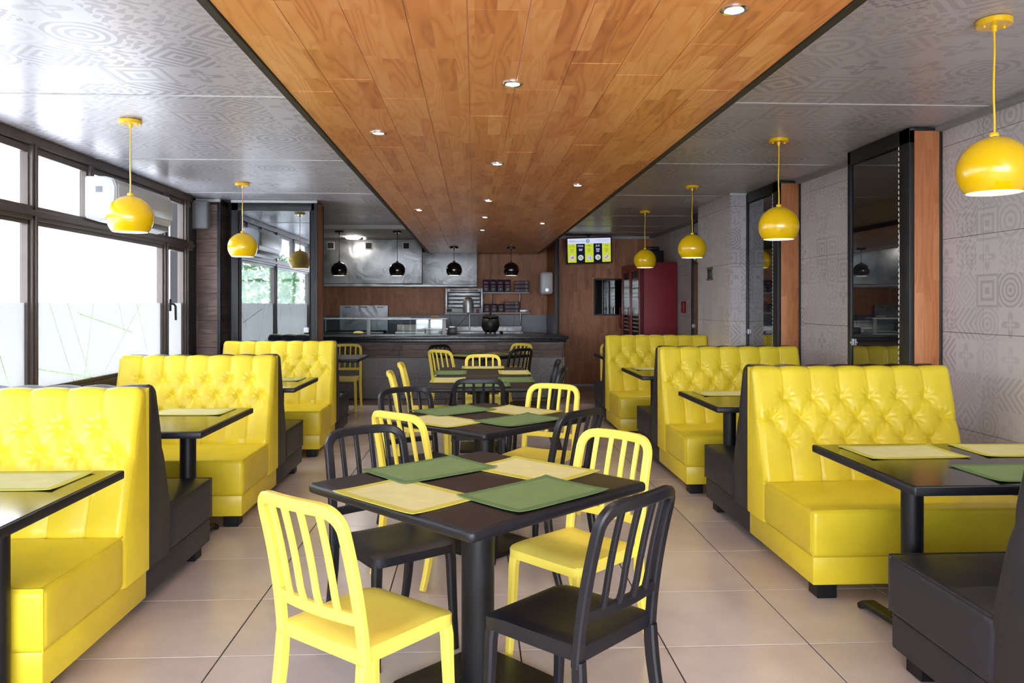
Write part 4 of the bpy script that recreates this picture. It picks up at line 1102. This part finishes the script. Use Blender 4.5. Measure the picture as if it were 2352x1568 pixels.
for q in range(2): sbox('text_line', .11+.04*q, .33, SH_-.034-q*.022, SH_-.026-q*.022, 'scr_mute')

mr = thing('hatch_window', 'black framed dark glass hatch in the brown far wall', 'hatch', (2.42, 13.19, 1.52))
boxo('glass', -.36, .42, -.012, 0, -.29, .29, 'dark_glass', mr, 0)
for a in ((-.38, .44, .29, .315), (-.38, .44, -.315, -.29), (-.38, -.355, -.3, .3), (.415, .44, -.3, .3)): boxo('frame_bar', a[0], a[1], -.03, .005, a[2], a[3], 'black_frame', mr, .003)

fr = thing('drinks_fridge', 'tall red drinks fridge with two glass doors facing the aisle', 'fridge', (2.46, 11.5, 0))
boxo('body', .07, .575, 0, 1.38, .06, 2.03, 'red_side', fr, .012, 3)
boxo('interior', .035, .072, .05, 1.33, .25, 1.93, 'black_frame', fr, 0)
for k in range(2):
    y0 = .01+k*.685; dr = boxo('door', 0, .035, y0, y0+.055, .22, 1.96, 'red_paint', fr, .008)
    boxo('door_stile', 0, .035, y0+.62, y0+.675, .22, 1.96, 'red_paint', dr, .008)
    boxo('door_rail', 0, .035, y0+.05, y0+.63, .22, .27, 'red_paint', dr, .006); boxo('door_rail', 0, .035, y0+.05, y0+.63, 1.90, 1.96, 'red_paint', dr, .006)
    boxo('door_pane', .012, .016, y0+.05, y0+.625, .27, 1.90, 'guard_glass', dr, 0)
    bm = BM(); tube(bm, [(-.002, y0+.66, 1.0), (-.03, y0+.66, 1.02), (-.03, y0+.66, 1.34), (-.002, y0+.66, 1.36)], .009, 8); obj('door_handle', bm, 'red_paint', dr)
    bm = BM()
    for r_ in range(14):
        if r_ in (6, 7): continue
        for c_ in range(6): lathe(bm, [(0, -.014), (.011, -.008), (.014, 0), (.011, .008), (0, .014)], 8, (.03, y0+.10+c_*.09, .98+r_*.062))
    obj('bottle_caps', bm, 'white_inside', fr, kind='stuff')
boxo('header', 0, .07, 0, 1.38, 1.96, 2.03, 'red_paint', fr, .01); boxo('kick_panel', .01, .07, 0, 1.38, .06, .22, 'red_paint', fr, .006)
for xx, yy in ((.1, .05), (.45, .05), (.1, 1.3), (.45, 1.3)): boxo('foot', xx, xx+.05, yy, yy+.05, 0, .06, 'black_metal', fr, .004)
bs = thing('bass_speaker', 'black box speaker with small holes on top of the fridge', 'speaker', (2.64, 11.75, 2.032))
boxo('cabinet', 0, .26, 0, .25, 0, .19, 'black_plastic', bs, .012); boxo('lid', .0, .2, .02, .22, .19, .25, 'black_plastic', bs, .02, 3)
for xx, zz in ((.18, .06), (.22, .06), (.18, .13), (.22, .13), (.20, .095)):
    bm = BM(); cyl(bm, .009, 0, .004, 10, (xx, 0, zz), rot=Matrix.Rotation(PI/2, 3, 'X')); obj('hole', bm, 'grout', bs)
fa = boxo('alarm_box', XR-.045, XR-.001, 11.05, 11.16, 1.27, 1.44, 'red_paint', bev=.006); tag(fa, 'small red alarm box on the tiled wall beside the fridge', 'alarm box')
